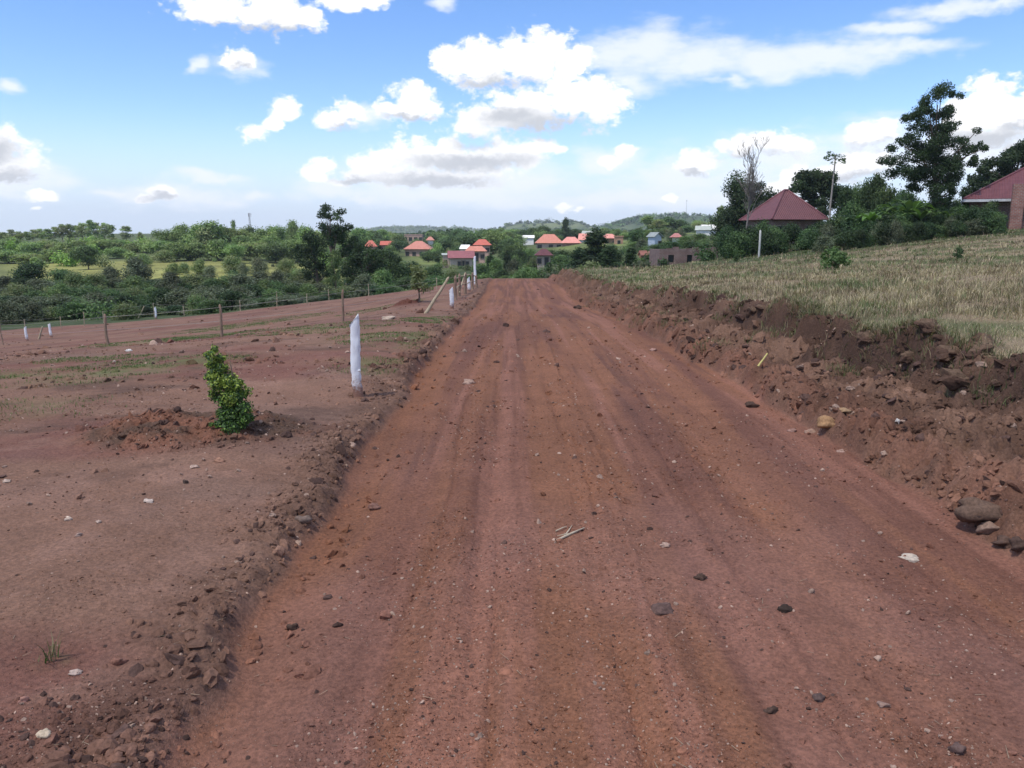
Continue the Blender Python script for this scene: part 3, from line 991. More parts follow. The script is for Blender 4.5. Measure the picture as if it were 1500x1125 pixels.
plant('pale_shrub', 'shrub', 3, 458, 432, 22, 53, 'greyish pale twiggy shrub at the plot edge below the tall dark tree', 'shrub')

# the tall dark tree above the thicket, clump by clump (photo pixels: x, y, radius)
def clump_tree(name, Y, clumps, hue, hue2, per, leaf, label, base_px, base_r, cat='tree', top=None, spread=0.8, seed=3, count=16, bark=None, rs=1.0):
    rng = np.random.default_rng(seed)
    b = at(base_px, 340, Y)
    foot = Vector((b.x, Y, float(hz(b.x, Y)) - 0.05))
    cl = []
    for (px, py, r) in clumps:
        p = at(px, py, Y)
        rr = rs * r / F_PX * Y
        for k in range(3):
            cl.append((p.x - foot.x + rng.normal() * rr * .38, rng.normal() * rr * spread + (rng.uniform(-1, 1) * spread * 1.2), p.z - foot.z + rng.normal() * rr * .34, rr * rng.uniform(.55, 1.0)))
    cl = np.array(cl)
    g = Geo()
    half = len(cl) // 3
    order = rng.permutation(len(cl))
    for sel, hh in ((order[:half], hue2), (order[half:], hue)):
        V, Q, C = clump_leaves(rng, cl[sel], per, leaf, hh, 0.35)
        g.add(V, Q, None, C)
    tg = Geo()
    limbs(tg, rng, cl, base_r, (cl[:, 2].min()) * 0.7, (top or cl[:, 2].max() * 0.9), count)
    t = empty(name, foot, 0, label, cat)
    link('crown', g.mesh('crown', M_LEAF), t)
    link('trunk', tg.mesh('trunk', bark or M_BARK, True), t)
    return t


C2 = lambda u, v, r: (300 + u / 5, 280 + v / 5, r / 5)
clump_tree('dark_tree', 92, [C2(*c) for c in [(880, 130, 42), (850, 180, 32), (900, 190, 40), (965, 155, 38), (990, 200, 40), (925, 255, 55), (1010, 260, 55), (1060, 268, 26), (880, 300, 48), (970, 310, 60), (930, 350, 45),
                                              (1000, 380, 55), (1060, 370, 55), (1010, 440, 50), (1090, 430, 50)]], 'dark', 'deep', 150, 0.22,
           'tall dark tree with an uneven knobbly top rising above the thicket', 487, 0.22, seed=4, count=18)
clump_tree('dark_tree', 88, [C2(*c) for c in [(780, 355, 60), (720, 400, 55), (830, 380, 65), (690, 460, 45), (760, 450, 70), (850, 450, 60), (780, 520, 65), (860, 530, 60), (720, 530, 45), (820, 590, 60), (900, 590, 50), (760, 600, 50)]],
           'dark', 'dark', 150, 0.22, 'broad very dark tree adjoining the left side of the tall knobbly dark tree', 461, 0.2, seed=5, count=12)
clump_tree('dark_tree', 90, [C2(*c) for c in [(1110, 400, 45), (1150, 440, 40), (1120, 490, 60), (1080, 520, 55), (1170, 500, 50), (1060, 580, 50), (1130, 570, 60), (1230, 420, 40), (1270, 470, 50), (1220, 520, 60), (1290, 540, 50), (1350, 480, 50), (1400, 500, 50), (1330, 590, 50)]],
           'dark', 'deep', 140, 0.22, 'low wide dark tree right of the tall knobbly dark tree, in front of red roofs', 528, 0.2, seed=6, count=12)
plant('slim_tree', 'gum', 1, 490, 366, 22, 84, 'slim lighter green tree showing in the gap below the tall dark tree', 'tree')

# middle valley, bushes in front of the village
for i, (px, top, w, Y, kind, k) in enumerate([(548, 372, 42, 96, 'shrub', 4), (578, 378, 40, 90, 'shrub', 1), (604, 384, 38, 98, 'shrub', 4), (632, 386, 42, 92, 'shrub', 1), (560, 396, 44, 76, 'shrub', 2), (596, 402, 40, 72, 'shrub', 1),
                                              (640, 402, 46, 76, 'shrub', 1), (664, 396, 30, 82, 'shrub', 5), (534, 402, 40, 68, 'shrub', 0), (570, 416, 40, 60, 'shrub', 1), (616, 414, 30, 63, 'shrub', 4), (650, 414, 36, 62, 'shrub', 2), (676, 402, 24, 70, 'shrub', 1),
                                              (612, 392, 20, 110, 'shrub', 5)]):
    plant('valley_bush', kind, k, px, top, w, Y, 'dark bush in the shaded dip between the fence and the front village houses', 'shrub', 'bushes in the dip before the village')
for i, (px, top, w, Y) in enumerate([(704, 384, 30, 105), (722, 398, 26, 90), (736, 396, 24, 84), (756, 396, 30, 96), (776, 392, 30, 100), (790, 394, 24, 92), (706, 402, 26, 74), (758, 402, 22, 76), (776, 402, 24, 72), (812, 390, 26, 88), (740, 404, 24, 70)]):
    plant('roadside_bush', 'shrub', (1, 2, 4, 5, 2, 1)[i % 6], px, top, w, Y, 'low green bush just beyond the crest where the road drops away', 'shrub', 'bushes beyond the road crest')
plant('dark_conifer', 'cone', 0, 718, 371, 20, 112, 'small dark conical tree left of its twin, behind the tall white post', 'tree')
plant('dark_conifer', 'cone', 0, 743, 367, 17, 118, 'small dark conical tree beyond the middle of the road crest', 'tree')
plant('dark_conifer', 'cone', 1, 804, 383, 15, 84, 'small rounded dark conifer beside the little maroon roofed house', 'tree')
plant('dark_conifer', 'cone', 0, 872, 334, 60, 92, 'tall dark conical tree in the middle of the dark clump right of the road', 'tree')
plant('dark_conifer', 'cone', 0, 848, 362, 40, 90, 'lower dark conical tree on the left side of the tall conical tree', 'tree')
plant('dark_conifer', 'cone', 1, 893, 358, 36, 88, 'lower dark conical tree on the right side of the tall conical tree', 'tree')
plant('dark_conifer', 'cone', 1, 925, 361, 26, 86, 'small dark conifer between the tall conical tree and the orange rubble', 'tree')
plant('dark_conifer', 'cone', 0, 864, 374, 54, 84, 'broad dark bushy conifer at the foot of the tall conical tree', 'tree')
plant('sunlit_bush', 'shrub', 2, 822, 374, 34, 140, 'bright yellowish green bush right of the little maroon roofed house', 'shrub')
plant('sunlit_bush', 'shrub', 2, 806, 366, 26, 175, 'bright green bush below the big orange roofed house', 'shrub')

# trees standing among and behind the village houses
VT = [('broad', 5, 520, 336, 30, 300), ('broad', 5, 545, 338, 34, 310), ('broad', 3, 566, 338, 30, 305), ('broad', 2, 584, 344, 26, 290), ('broad', 4, 556, 352, 22, 255), ('broad', 4, 580, 352, 22, 240), ('broad', 0, 572, 360, 24, 210),
      ('broad', 1, 640, 338, 34, 330), ('broad', 4, 648, 350, 30, 240), ('broad', 4, 662, 346, 30, 250), ('broad', 1, 670, 352, 20, 230), ('broad', 0, 640, 356, 18, 225), ('broad', 1, 628, 366, 24, 205), ('broad', 4, 642, 368, 24, 190),
      ('broad', 5, 714, 347, 22, 250), ('broad', 0, 728, 340, 26, 270), ('broad', 2, 744, 340, 26, 260), ('broad', 0, 760, 344, 20, 270), ('gum', 1, 735, 334, 14, 320), ('gum', 1, 752, 336, 14, 330),
      ('broad', 4, 780, 334, 22, 300), ('broad', 4, 796, 331, 24, 300), ('cone', 0, 829, 318, 18, 290), ('broad', 1, 815, 334, 24, 310), ('broad', 4, 842, 336, 22, 300), ('broad', 1, 860, 336, 24, 310), ('broad', 0, 885, 334, 24, 320),
      ('broad', 5, 922, 340, 22, 230), ('broad', 5, 936, 346, 24, 190), ('broad', 0, 930, 354, 26, 170), ('gum', 1, 950, 316, 26, 265), ('gum', 0, 966, 320, 22, 260), ('broad', 4, 978, 318, 26, 280), ('broad', 4, 994, 322, 24, 280), ('broad', 1, 1006, 330, 22, 270),
      ('broad', 2, 978, 334, 26, 250), ('broad', 1, 968, 356, 22, 120), ('broad', 4, 984, 354, 22, 115), ('broad', 0, 1004, 346, 26, 130), ('broad', 2, 1026, 342, 26, 135), ('broad', 0, 1046, 346, 22, 120), ('broad', 4, 1014, 354, 26, 105), ('broad', 1, 1036, 356, 26, 100),
      ('broad', 3, 1022, 322, 22, 290), ('broad', 3, 1042, 324, 20, 290), ('broad', 1, 906, 340, 16, 300), ('broad', 2, 688, 350, 20, 260), ('broad', 0, 700, 344, 22, 290), ('broad', 1, 612, 348, 14, 260)]
for (kind, k, px, top, w, Y) in VT:
    zone = ('left of the tall post' if px < 690 else 'between post and conical tree' if px < 872 else 'right of the conical tree')
    far = 'behind the village roofs' if Y > 245 else 'among the village houses'
    plant('village_tree', kind, k, px, top, w, Y, ('dense ' if kind == 'broad' else 'slender ') + {0: 'green', 1: 'deep green', 2: 'mid green', 3: 'olive', 4: 'dark green', 5: 'light green'}[k] + ' tree ' + far + ', ' + zone, 'tree',
          'village trees ' + far + ' ' + zone + f' {kind}')
plant('thin_tree', 'gum', 2, 1053, 303, 8, 280, 'thin little treetop against the sky left of the round dark tree', 'tree')
plant('thin_tree', 'gum', 0, 1058, 299, 9, 290, 'taller thin treetop touching the left of the round dark tree', 'tree')

# more trees filling the gaps between the houses, kept clear of what the photograph shows of each house
HB = [(532, 578, 352, 366, 230), (588, 634, 345, 379, 245), (588, 622, 343, 352, 330), (623, 638, 346, 352, 300), (646, 697, 367, 387, 172), (680, 714, 360, 377, 192), (690, 721, 350, 366, 225), (671, 687, 357, 368, 215),
      (783, 828, 343, 362, 235), (820, 854, 346, 360, 228), (763, 784, 344, 350, 290), (848, 873, 338, 348, 270), (883, 915, 342, 360, 215), (782, 812, 364, 386, 138), (956, 976, 339, 354, 150), (982, 1002, 341, 350, 160),
      (1017, 1056, 329, 340, 190), (1052, 1074, 319, 334, 145), (937, 968, 366, 382, 105), (694, 699, 373, 420, 40)]
RV = random.Random(31)
made = 0
for _ in range(900):
    if made >= 150:
        break
    Y = RV.uniform(100, 320)
    px = RV.uniform(520, 1060)
    hh = RV.uniform(2.2, 7.5)
    wq = hh * RV.uniform(.8, 1.2)
    xx = at(px, 344, Y).x
    top_row = 344.3 - (float(hz(xx, Y)) + hh - CAM_Z) / Y * F_PX
    if top_row < 334:
        continue
    hw_ = wq / Y * F_PX * .62
    if any(px + hw_ > l and px - hw_ < r and Y < yy + 4 and top_row < b for (l, r, t0, b, yy) in HB):
        continue
    made += 1
    k = RV.choice((0, 1, 2, 4, 4, 1, 5))
    zone = 'left of the tall post' if px < 695 else 'between tall post and conical tree' if px < 872 else 'right of the conical tree'
    plant('garden_tree', 'broad' if hh > 3.2 else 'shrub', k, px, top_row, wq / Y * F_PX, Y, ('leafy tree' if hh > 3.2 else 'leafy bush') + ' crowding the gardens of the village, ' + zone, 'tree' if hh > 3.2 else 'shrub',
          ('garden trees ' if hh > 3.2 else 'garden bushes ') + zone)

# right hand side: trees behind the field
C6 = lambda u, v, r: (1220 + u / 4.5, 120 + v / 4.5, r / 4.5)
clump_tree('big_tree', 66, [C6(*c) for c in [(680, 90, 62), (600, 110, 46), (770, 145, 50), (640, 165, 52), (765, 90, 30), (470, 235, 34), (540, 205, 50), (580, 240, 45), (700, 220, 55), (790, 290, 28), (650, 275, 68), (540, 320, 55), (750, 310, 46),
                                             (415, 405, 46), (400, 440, 34), (500, 375, 42), (560, 420, 55), (690, 400, 65), (800, 385, 62), (900, 350, 44), (975, 420, 36), (1000, 430, 26), (910, 440, 46), (850, 470, 46), (500, 500, 62), (620, 520, 75), (740, 520, 75), (850, 560, 60),
                                             (345, 540, 46), (400, 600, 46), (470, 600, 62), (560, 620, 62), (680, 620, 70), (790, 630, 60), (640, 700, 56), (730, 700, 50), (900, 540, 32), (930, 500, 28), (640, 770, 40), (560, 690, 40), (780, 720, 34), (690, 330, 50), (640, 460, 60), (700, 560, 60), (600, 560, 60), (520, 560, 50), (680, 760, 44), (620, 820, 40), (700, 830, 40), (760, 780, 36)]],
           'dark', 'dark', 270, 0.15, 'big leafy tree with open ragged crown rising above the hedge by the field', 1361, 0.2, seed=8, count=30)
clump_tree('mango_tree', 94, [(1100, 285, 16), (1082, 292, 14), (1120, 292, 14), (1072, 308, 14), (1094, 306, 17), (1115, 306, 16), (1132, 306, 12), (1068, 322, 10), (1085, 325, 15), (1104, 326, 15), (1124, 322, 12), (1078, 342, 12), (1098, 345, 15), (1118, 340, 13), (1110, 276, 10), (1140, 300, 8), (1090, 278, 10), (1064, 335, 12), (1076, 356, 14), (1096, 362, 14), (1112, 356, 13), (1084, 312, 18), (1104, 296, 18), (1126, 308, 15), (1136, 316, 10), (1100, 318, 20)],
           'dark', 'deep', 420, 0.26, 'dense round dark tree left of the maroon hipped roof', 1100, 0.22, seed=9, count=14, rs=1.25)
clump_tree('round_tree', 100, [(1197, 258, 9), (1184, 262, 10), (1210, 262, 10), (1176, 274, 9), (1195, 274, 13), (1214, 274, 11), (1224, 283, 9), (1205, 286, 12), (1226, 294, 8), (1200, 296, 12), (1186, 285, 10), (1200, 308, 10)],
           'dark', 'deep', 420, 0.30, 'round dark tree rising directly behind the maroon hipped roof', 1203, 0.22, seed=10, count=10, rs=1.25)
clump_tree('hill_tree', 84, [(1436, 250, 9), (1450, 242, 12), (1465, 236, 12), (1480, 228, 14), (1495, 222, 14), (1510, 218, 16), (1530, 215, 18), (1440, 262, 12), (1460, 256, 14), (1482, 250, 14), (1430, 270, 9), (1505, 245, 18), (1440, 280, 12), (1470, 275, 14), (1420, 285, 10), (1530, 245, 18)],
           'dark', 'dark', 380, 0.26, 'dark mass of tree crown sloping up behind the brick house at right', 1480, 0.25, seed=12, count=14)
# dead tree
def dead_tree():
    rng = random.Random(4)
    Y = 66
    foot, h = stand(1099, 220, Y)
    g = Geo()
    def grow_(p, d, l, r, lev):
        n = 9 if lev == 0 else 4
        pts, rad = [p], [r]
        for i in range(n):
            d = (d + Vector((rng.gauss(0, .10 if lev else .035), rng.gauss(0, .10 if lev else .035), .05))).normalized()
            p = p + d * l / n
            pts.append(p)
            rad.append(r * (1 - 0.5 * (i + 1) / n))
        g.tube(pts, rad, 6 if lev < 2 else 3)
        if lev < 4:
            for k in range((15, 6, 4, 3)[lev]):
                i = rng.randint(1 if lev else 4, n)
                a = rng.uniform(0, 6.28)
                nd = (d * 0.75 + Vector((math.cos(a), math.sin(a), 0.45)) * (0.5 if lev else .36)).normalized()
                grow_(pts[i], nd, l * rng.uniform(0.36, 0.55) * (1 if lev else .62), max(.012, rad[i] * 0.62), lev + 1)
    grow_(Vector((0, 0, 0)), Vector((0.02, 0, 1)), h * 0.80, 0.085, 0)
    t = empty('dead_tree', foot, 0, 'leafless grey dead tree with upright bare twigs above the round dark tree', 'tree')
    link('trunk', g.mesh('trunk', noisy_material('dead_bark', (.15, .13, .115), (.25, .22, .20), 5, stretch=(3, 3, 1)), True), t)
dead_tree()


def papaya(px, top, Y, wd, label):
    rng = np.random.default_rng(7)
    foot, h = stand(px, top, Y)
    t = empty('papaya_tree', foot, 0, label, 'tree')
    tg = Geo()
    tg.tube([(0.02, 0, 0), (-.06, 0, h * .35), (.02, .03, h * .65), (0.10, 0, h * .97)], [.11, .09, .075, .06], 8)
    link('trunk', tg.mesh('trunk', M_PALE_BARK, True), t)
    g = Geo()
    R = wpx(wd, Y) / 2
    for k in range(15):
        a = k * 2.4
        e = rng.uniform(-0.75, 0.30)
        tip = Vector((math.cos(a) * R * rng.uniform(.35, .85), math.sin(a) * R * rng.uniform(.35, .85), h * .98 + e * R))
        g.tube([(0.10, 0, h * .965), Vector((.1, 0, h * .97)).lerp(tip, .6) + Vector((0, 0, .10)), tip], [.015, .012, .01], 4, (.09, .11, .05))
        for j in range(9):
            b = a + (j - 4) * 0.45
            q = tip + Vector((math.cos(b), math.sin(b), rng.uniform(-.8, .1))) * R * 0.24
            V, Q, C = leaf_cards(rng, np.array([tuple(q)]), np.array([(rng.normal() * .8, rng.normal() * .8, 1)]), R * 0.36, 'deep', 0.4)
            g.add(V, Q, None, C)
    link('crown', g.mesh('crown', M_LEAF), t)
papaya(1223, 223, 76, 29, 'tall papaya tree with one tuft of leaves on a bare pole trunk')

# banana plants in the hedge
def banana_mesh(seed, h=3.6):
    rng = np.random.default_rng(seed)
    g, tg = Geo(), Geo()
    tg.tube([(0, 0, 0), (.02, 0, h * .3), (.03, .02, h * .55)], [.14, .11, .07], 8, (.13, .15, .06))
    for k in range(9):
        a = k * 2.4 + rng.uniform(-.3, .3)
        L = h * rng.uniform(.45, .62)
        el = rng.uniform(0.5, 1.25)
        n = 8
        p = np.array([0.03, 0.02, h * .52])
        V, Q, C = [], [], []
        col = np.array(GREENS['mid'][0]) + (np.array(GREENS['bright'][0]) - GREENS['mid'][0]) * rng.random()
        for i in range(n + 1):
            s = i / n
            w = 0.26 * math.sin(math.pi * min(1, 0.08 + s * .92)) ** 0.6 * (h / 3.6)
            d = np.array([math.cos(a) * math.cos(el), math.sin(a) * math.cos(el), math.sin(el)])
            sd = np.array([-math.sin(a), math.cos(a), 0])
            nn = np.cross(sd, d)
            V += [p - sd * w + nn * -.05, p, p + sd * w + nn * -.05]
            if i < n:
                b = i * 3
                Q += [(b, b + 1, b + 4, b + 3), (b + 1, b + 2, b + 5, b + 4)]
            p = p + d * L / n
            el -= 0.26 * s * 2 + .02
        g.add(np.array(V), np.array(Q), None, col)
    return g.mesh('leaves', M_LEAF, True), tg.mesh('stem', M_LEAF, True)
BAN = [banana_mesh(s) for s in (1, 2, 3)]
for i, (px, top, Y, lab) in enumerate([(1335, 285, 68, 'bright leaved banana plant left of the big tree trunk'), (1318, 290, 70, 'banana plant with arching leaves next to the bright leaved one'), (1352, 300, 66, 'banana plant directly behind the big tree trunk'), (1278, 304, 66, 'banana plant in the hedge left of the big tree'),
                                 (1255, 312, 67, 'smaller banana plant in the hedge below the papaya tree'), (1300, 300, 72, 'banana plant midway between the papaya and the big tree'), (1390, 305, 66, 'banana plant at the right side of the big tree'), (1410, 300, 70, 'banana plant near the left eave of the brick house')]):
    foot, h = stand(px, top, Y - 4)
    t = empty('banana_plant', foot, i * 1.3, lab, 'plant', 'banana plants in the hedge')
    t.scale = (h / 3.3,) * 3
    link('foliage', BAN[i % 3][0], t)
    link('stem', BAN[i % 3][1], t)

# hedge along the top of the field
for i, (px, top, w, Y) in enumerate([(1066, 336, 34, 66), (1082, 340, 36, 64), (1100, 336, 34, 66), (1118, 322, 26, 66), (1124, 336, 30, 63), (1138, 326, 36, 64), (1160, 326, 36, 65), (1184, 330, 34, 64), (1206, 322, 36, 66), (1228, 310, 40, 67), (1226, 334, 34, 62), (1250, 300, 36, 72), (1250, 326, 40, 63), (1272, 316, 40, 66), (1276, 334, 38, 61),
                                     (1296, 306, 40, 68), (1300, 322, 40, 63), (1322, 316, 40, 64), (1340, 304, 36, 67), (1330, 330, 36, 61), (1352, 320, 36, 63), (1376, 306, 40, 65), (1380, 322, 38, 62), (1402, 308, 34, 65), (1404, 322, 34, 61), (1420, 298, 30, 67), (1428, 312, 36, 61), (1450, 300, 30, 61), (1446, 316, 32, 59), (1464, 318, 20, 58)]):
    plant('hedge_shrub', 'shrub', (4, 1, 4, 1, 4, 1)[i % 6], px, top - (9 if px > 1235 else -2 if px > 1120 else 4), w * 1.15, Y, 'dense dark green shrub of the tall hedge between the field and the maroon roofs', 'shrub', 'shrubs of the hedge behind the field')
for i, (px, top, w, Y, k) in enumerate([(1270, 258, 24, 76, 1), (1286, 256, 28, 75, 4), (1252, 266, 24, 80, 1), (1305, 266, 34, 74, 1), (1240, 274, 28, 78, 4), (1326, 280, 36, 70, 4), (1346, 290, 34, 66, 1), (1376, 292, 34, 67, 4), (1400, 288, 30, 70, 1)]):
    plant('hedge_tree', 'broad', k, px, top, w, Y, 'small leafy tree standing above the hedge between papaya and big tree', 'tree', 'small trees above the hedge')
plant('pale_shrub', 'shrub', 3, 1212, 326, 30, 60, 'pale twiggy shrub in front of the hedge below the maroon hipped roof', 'shrub')

for i in range(19):
    px = 1196 + i * 15 + RR.uniform(-5, 5)
    Y = RR.uniform(57.5, 60)
    row = 344.3 - (float(hz(at(px, 344, Y).x, Y)) + RR.uniform(.9, 1.7) - CAM_Z) / Y * F_PX
    plant('hedge_shrub', 'shrub', RR.choice((1, 4, 4, 0)), px, row, RR.uniform(24, 36), Y, 'low dark shrub along the foot of the tall hedge at the field edge', 'shrub', 'low shrubs at the foot of the hedge')

# young plants standing in the field
def field_plant(px, top, w, Y, label, hue='mid', n=16, leaf=0.10):
    foot, h = stand(px, top, Y)
    P = tree_meshes(int(px), h, wpx(w, Y), hue, 'shrub', 0.1, n, 60, leaf, 0.02, limb=8, rad=h * .2)
    tree_thing('field_plant', P, foot, label=label, cat='plant', stem='stem')
field_plant(1225, 361, 46, 31, 'leafy green young plant alone in the middle of the grass field', 'mid', 22, .12)
field_plant(1406, 361, 15, 34, 'tiny dark plant in the grass field at right', 'deep', 8, .08)
field_plant(1079, 372, 8, 52, 'small dark sprig at the far edge of the grass field', 'deep', 6, .09)

# sapling beside the earth mound on the plot
def sapling():
    Y = 29.6
    p = at(612, 390, Y)
    foot = Vector((p.x, Y, float(hz(p.x, Y)) - .05))
    h = p.z - foot.z
    rng = np.random.default_rng(2)
    cl = [(rng.uniform(-.22, .22), rng.uniform(-.2, .2), h * t, .2) for t in np.linspace(.46, .96, 15)] + [(.35, .1, h * .40, .16), (.55, -.1, h * .42, .13), (.2, .1, h * .36, .14)]
    cl = np.array(cl)
    g, tg = Geo(), Geo()
    V, Q, C = clump_leaves(rng, cl, 42, .11, 'olive', 0.2)
    g.add(V, Q, None, C)
    limbs(tg, rng, cl, .035, h * .3, h * .9, 14)
    t = empty('sapling', foot, 0, 'thin young tree with yellowish leaves on the plot near the leaning pole', 'tree')
    link('crown', g.mesh('crown', M_LEAF), t)
    link('trunk', tg.mesh('trunk', M_BARK, True), t)
sapling()

# the little evergreen bush in the foreground
def little_bush():
    base = on(345, 628)
    rng = np.random.default_rng(21)
    s = 6.35 / F_PX                       # metres per photo pixel at the bush
    spec = [(326, 527, 6), (327, 537, 9), (324, 549, 11), (334, 551, 9), (322, 561, 11), (336, 563, 12), (328, 573, 12), (346, 572, 12), (359, 570, 8), (340, 583, 14), (355, 585, 13), (325, 586, 8), (342, 597, 15), (358, 600, 12), (334, 608, 11), (348, 612, 16), (363, 614, 9), (346, 622, 16), (330, 622, 8), (318, 626, 5)]
    cl = []
    for (px, py, r) in spec:
        for k in range(3):
            cl.append(((px - 347) * s + rng.normal() * r * s * .3, rng.normal() * r * s * .5, max(.03, (630 - py) * s * 1.03 + rng.normal() * r * s * .25), r * s * rng.uniform(.6, .95)))
    cl = np.array(cl)
    g, tg = Geo(), Geo()
    k0 = cl[:, 2] > .24
    # lots of small sprigs pointing up and out, yellow-green young tips on the top half
    V, Q, C = clump_leaves(rng, cl[k0], 120, .021, 'young', .5, .9)
    g.add(V, Q, None, C)
    V, Q, C = clump_leaves(rng, cl[k0], 75, .022, 'deep', .3, .9)
    g.add(V, Q, None, C)
    V, Q, C = clump_leaves(rng, cl[~k0], 140, .022, 'deep', .4, .9)
    g.add(V, Q, None, C)
    V, Q, C = clump_leaves(rng, cl[~k0], 60, .021, 'bright', .5, .9)
    g.add(V, Q, None, C)
    limbs(tg, rng, cl, .014, .03, .5, 34)
    t = empty('evergreen_bush', base, 0, 'small bushy evergreen with yellow green tips planted in a mound of loose soil', 'shrub')
    link('foliage', g.mesh('foliage', M_LEAF), t)
    link('stem', tg.mesh('stem', M_BARK, True), t)
little_bush()

# ------------------------------------------------------------------ uncounted greenery
def merge_wood(name, spots, hue, leaf, per, label=None):
    """a far-off wood that reads as one mass: spots (x, y, z, h, w, form)"""
    rng = np.random.default_rng(len(spots))
    g = Geo()
    for (x, y, z, h, w, form) in spots:
        cl = crown_clumps(rng, w, w, h * .08, h, 9, w * .28, form)
        hh = hue[rng.integers(len(hue))]
        V, Q, C = clump_leaves(rng, cl, per, leaf, hh, .5)
        g.add(V + np.array([x, y, z]), Q, None, C)
    o = link(name, g.mesh(name, M_LEAF))
    o['kind'] = 'stuff'
    return o


rng = np.random.default_rng(77)
sp = []
for _ in range(900):                               # wood beyond the village
    Y = rng.uniform(330, 900)
    x = rng.uniform(-0.42, 0.42) * Y
    z_ = float(hz(x, Y)) - .3
    lim = rng.uniform(335, 345) if x > -.12 * Y else rng.uniform(341, 347)
    h = max(1.5, min(rng.uniform(6, 12), at(750, lim, Y).z - z_))
    sp.append((x, Y, z_, h, h * rng.uniform(.7, 1.1), 'round' if rng.random() < .8 else 'cone'))
merge_wood('distant_wood', sp, ('deep', 'mid', 'dark', 'mid', 'deep'), 1.5, 14)
sp = []
for _ in range(520):                               # undergrowth on the slopes and in the dip
    Y = rng.uniform(56, 200)
    x = rng.uniform(-0.75, 0.3) * Y
    if x > 0.02 * Y and Y < 64 or (100 < Y < 175 and x < -35 - .1 * Y):
        continue
    h = rng.uniform(.5, 1.5)
    sp.append((x, Y, float(hz(x, Y)) - .1, h, h * rng.uniform(1.4, 2.6), 'shrub'))
merge_wood('undergrowth', sp, ('deep', 'mid', 'olive', 'dusky'), .22, 46)
sp = []
for _ in range(150):                               # scrub on the sunlit part of the hill
    Y = rng.uniform(150, 260)
    x = rng.uniform(-0.75, -.2) * Y
    h = rng.uniform(1.2, 3.5)
    sp.append((x, Y, float(hz(x, Y)) - .1, h, h * rng.uniform(1.2, 1.9), 'shrub'))
merge_wood('hillside_scrub', [s for s in sp if s[1] > 172 or s[0] < -.5 * s[1]], ('mid', 'light', 'bright', 'olive'), .45, 34)


# ------------------------------------------------------------------ far hills
M_HILL = ground_material('hill_cover', 0.004, 0.0, 0.2)
def hill(prof, Y, depth, seed, c1, c2, trees, hue):
    """prof: (px, py) skyline of the photograph at distance Y"""
    xs = np.array([at(a, b, Y).x for a, b in prof])
    zs = np.array([at(a, b, Y).z for a, b in prof]) - 5
    x = np.linspace(xs[0] - 60, xs[-1] + 60, 220)
    m = _pchip_slopes(xs, zs)
    top = _herm(xs, zs, m, x)
    v = np.linspace(-1, 1, 70)
    X, V_ = np.meshgrid(x, v)
    base = -6.0
    shp = np.cos(V_ * np.pi / 2) ** 1.2
    Z = base + (top[None] - base) * shp + 7 * fbm(X / 120, V_ * depth / 120, 4, seed) * shp ** .5 * (1 - .6 * shp)
    Yg = Y + V_ * depth
    ny, nx = X.shape
    I = np.arange(nx * ny).reshape(ny, nx)
    Q = np.stack([I[:-1, :-1], I[:-1, 1:], I[1:, 1:], I[1:, :-1]], -1).reshape(-1, 4)
    f = smoothstep(-.25, .3, fbm(X / 90, Yg / 90, 4, seed + 1))
    col = lerp(np.broadcast_to(np.array(c1), X.shape + (3,)), np.array(c2), f).reshape(-1, 3)
    o = link('hill', raw_mesh('hill', np.stack([X, Yg, Z], -1).reshape(-1, 3), Q, M_HILL, col, True))
    o['kind'] = 'structure'
    rg = np.random.default_rng(seed)
    sp = []
    for _ in range(trees):
        j, i = rg.integers(2, 36), rg.integers(nx)
        if rg.random() < .3:
            j = 34 + rg.integers(0, 2)
        if fbm(X[j, i] / 90, Yg[j, i] / 90, 3, seed + 3) < -.05 and rg.random() < .8:
            continue
        h = rg.uniform(3, 7.5) * (1 if rg.random() < .93 else 1.5)
        sp.append((X[j, i], Yg[j, i], Z[j, i] - 1, h, h * rg.uniform(1.1, 2.4), 'shrub'))
    merge_wood('hill_trees', sp, hue, 2.2, 9)
hill([(470, 342), (540, 334), (570, 331), (600, 330), (640, 331), (680, 331), (705, 336), (740, 344)], 2300, 300, 201, (.05, .075, .035), (.09, .115, .05), 1100, ('deep', 'mid', 'olive'))
hill([(690, 345), (725, 333), (750, 325), (775, 322), (800, 322), (840, 321), (862, 327), (890, 334), (930, 345)], 1500, 220, 202, (.045, .07, .03), (.10, .125, .05), 1100, ('deep', 'mid', 'dark'))
hill([(840, 345), (880, 330), (910, 321), (945, 313), (970, 311), (1010, 310), (1030, 312), (1050, 318), (1075, 322), (1120, 330), (1180, 345)], 1300, 220, 203, (.04, .065, .03), (.085, .115, .045), 1300, ('deep', 'mid', 'dark'))
hill([(-60, 348), (60, 346), (200, 347), (420, 345), (540, 346)], 1800, 250, 204, (.05, .075, .035), (.09, .115, .05), 500, ('deep', 'mid', 'olive'))

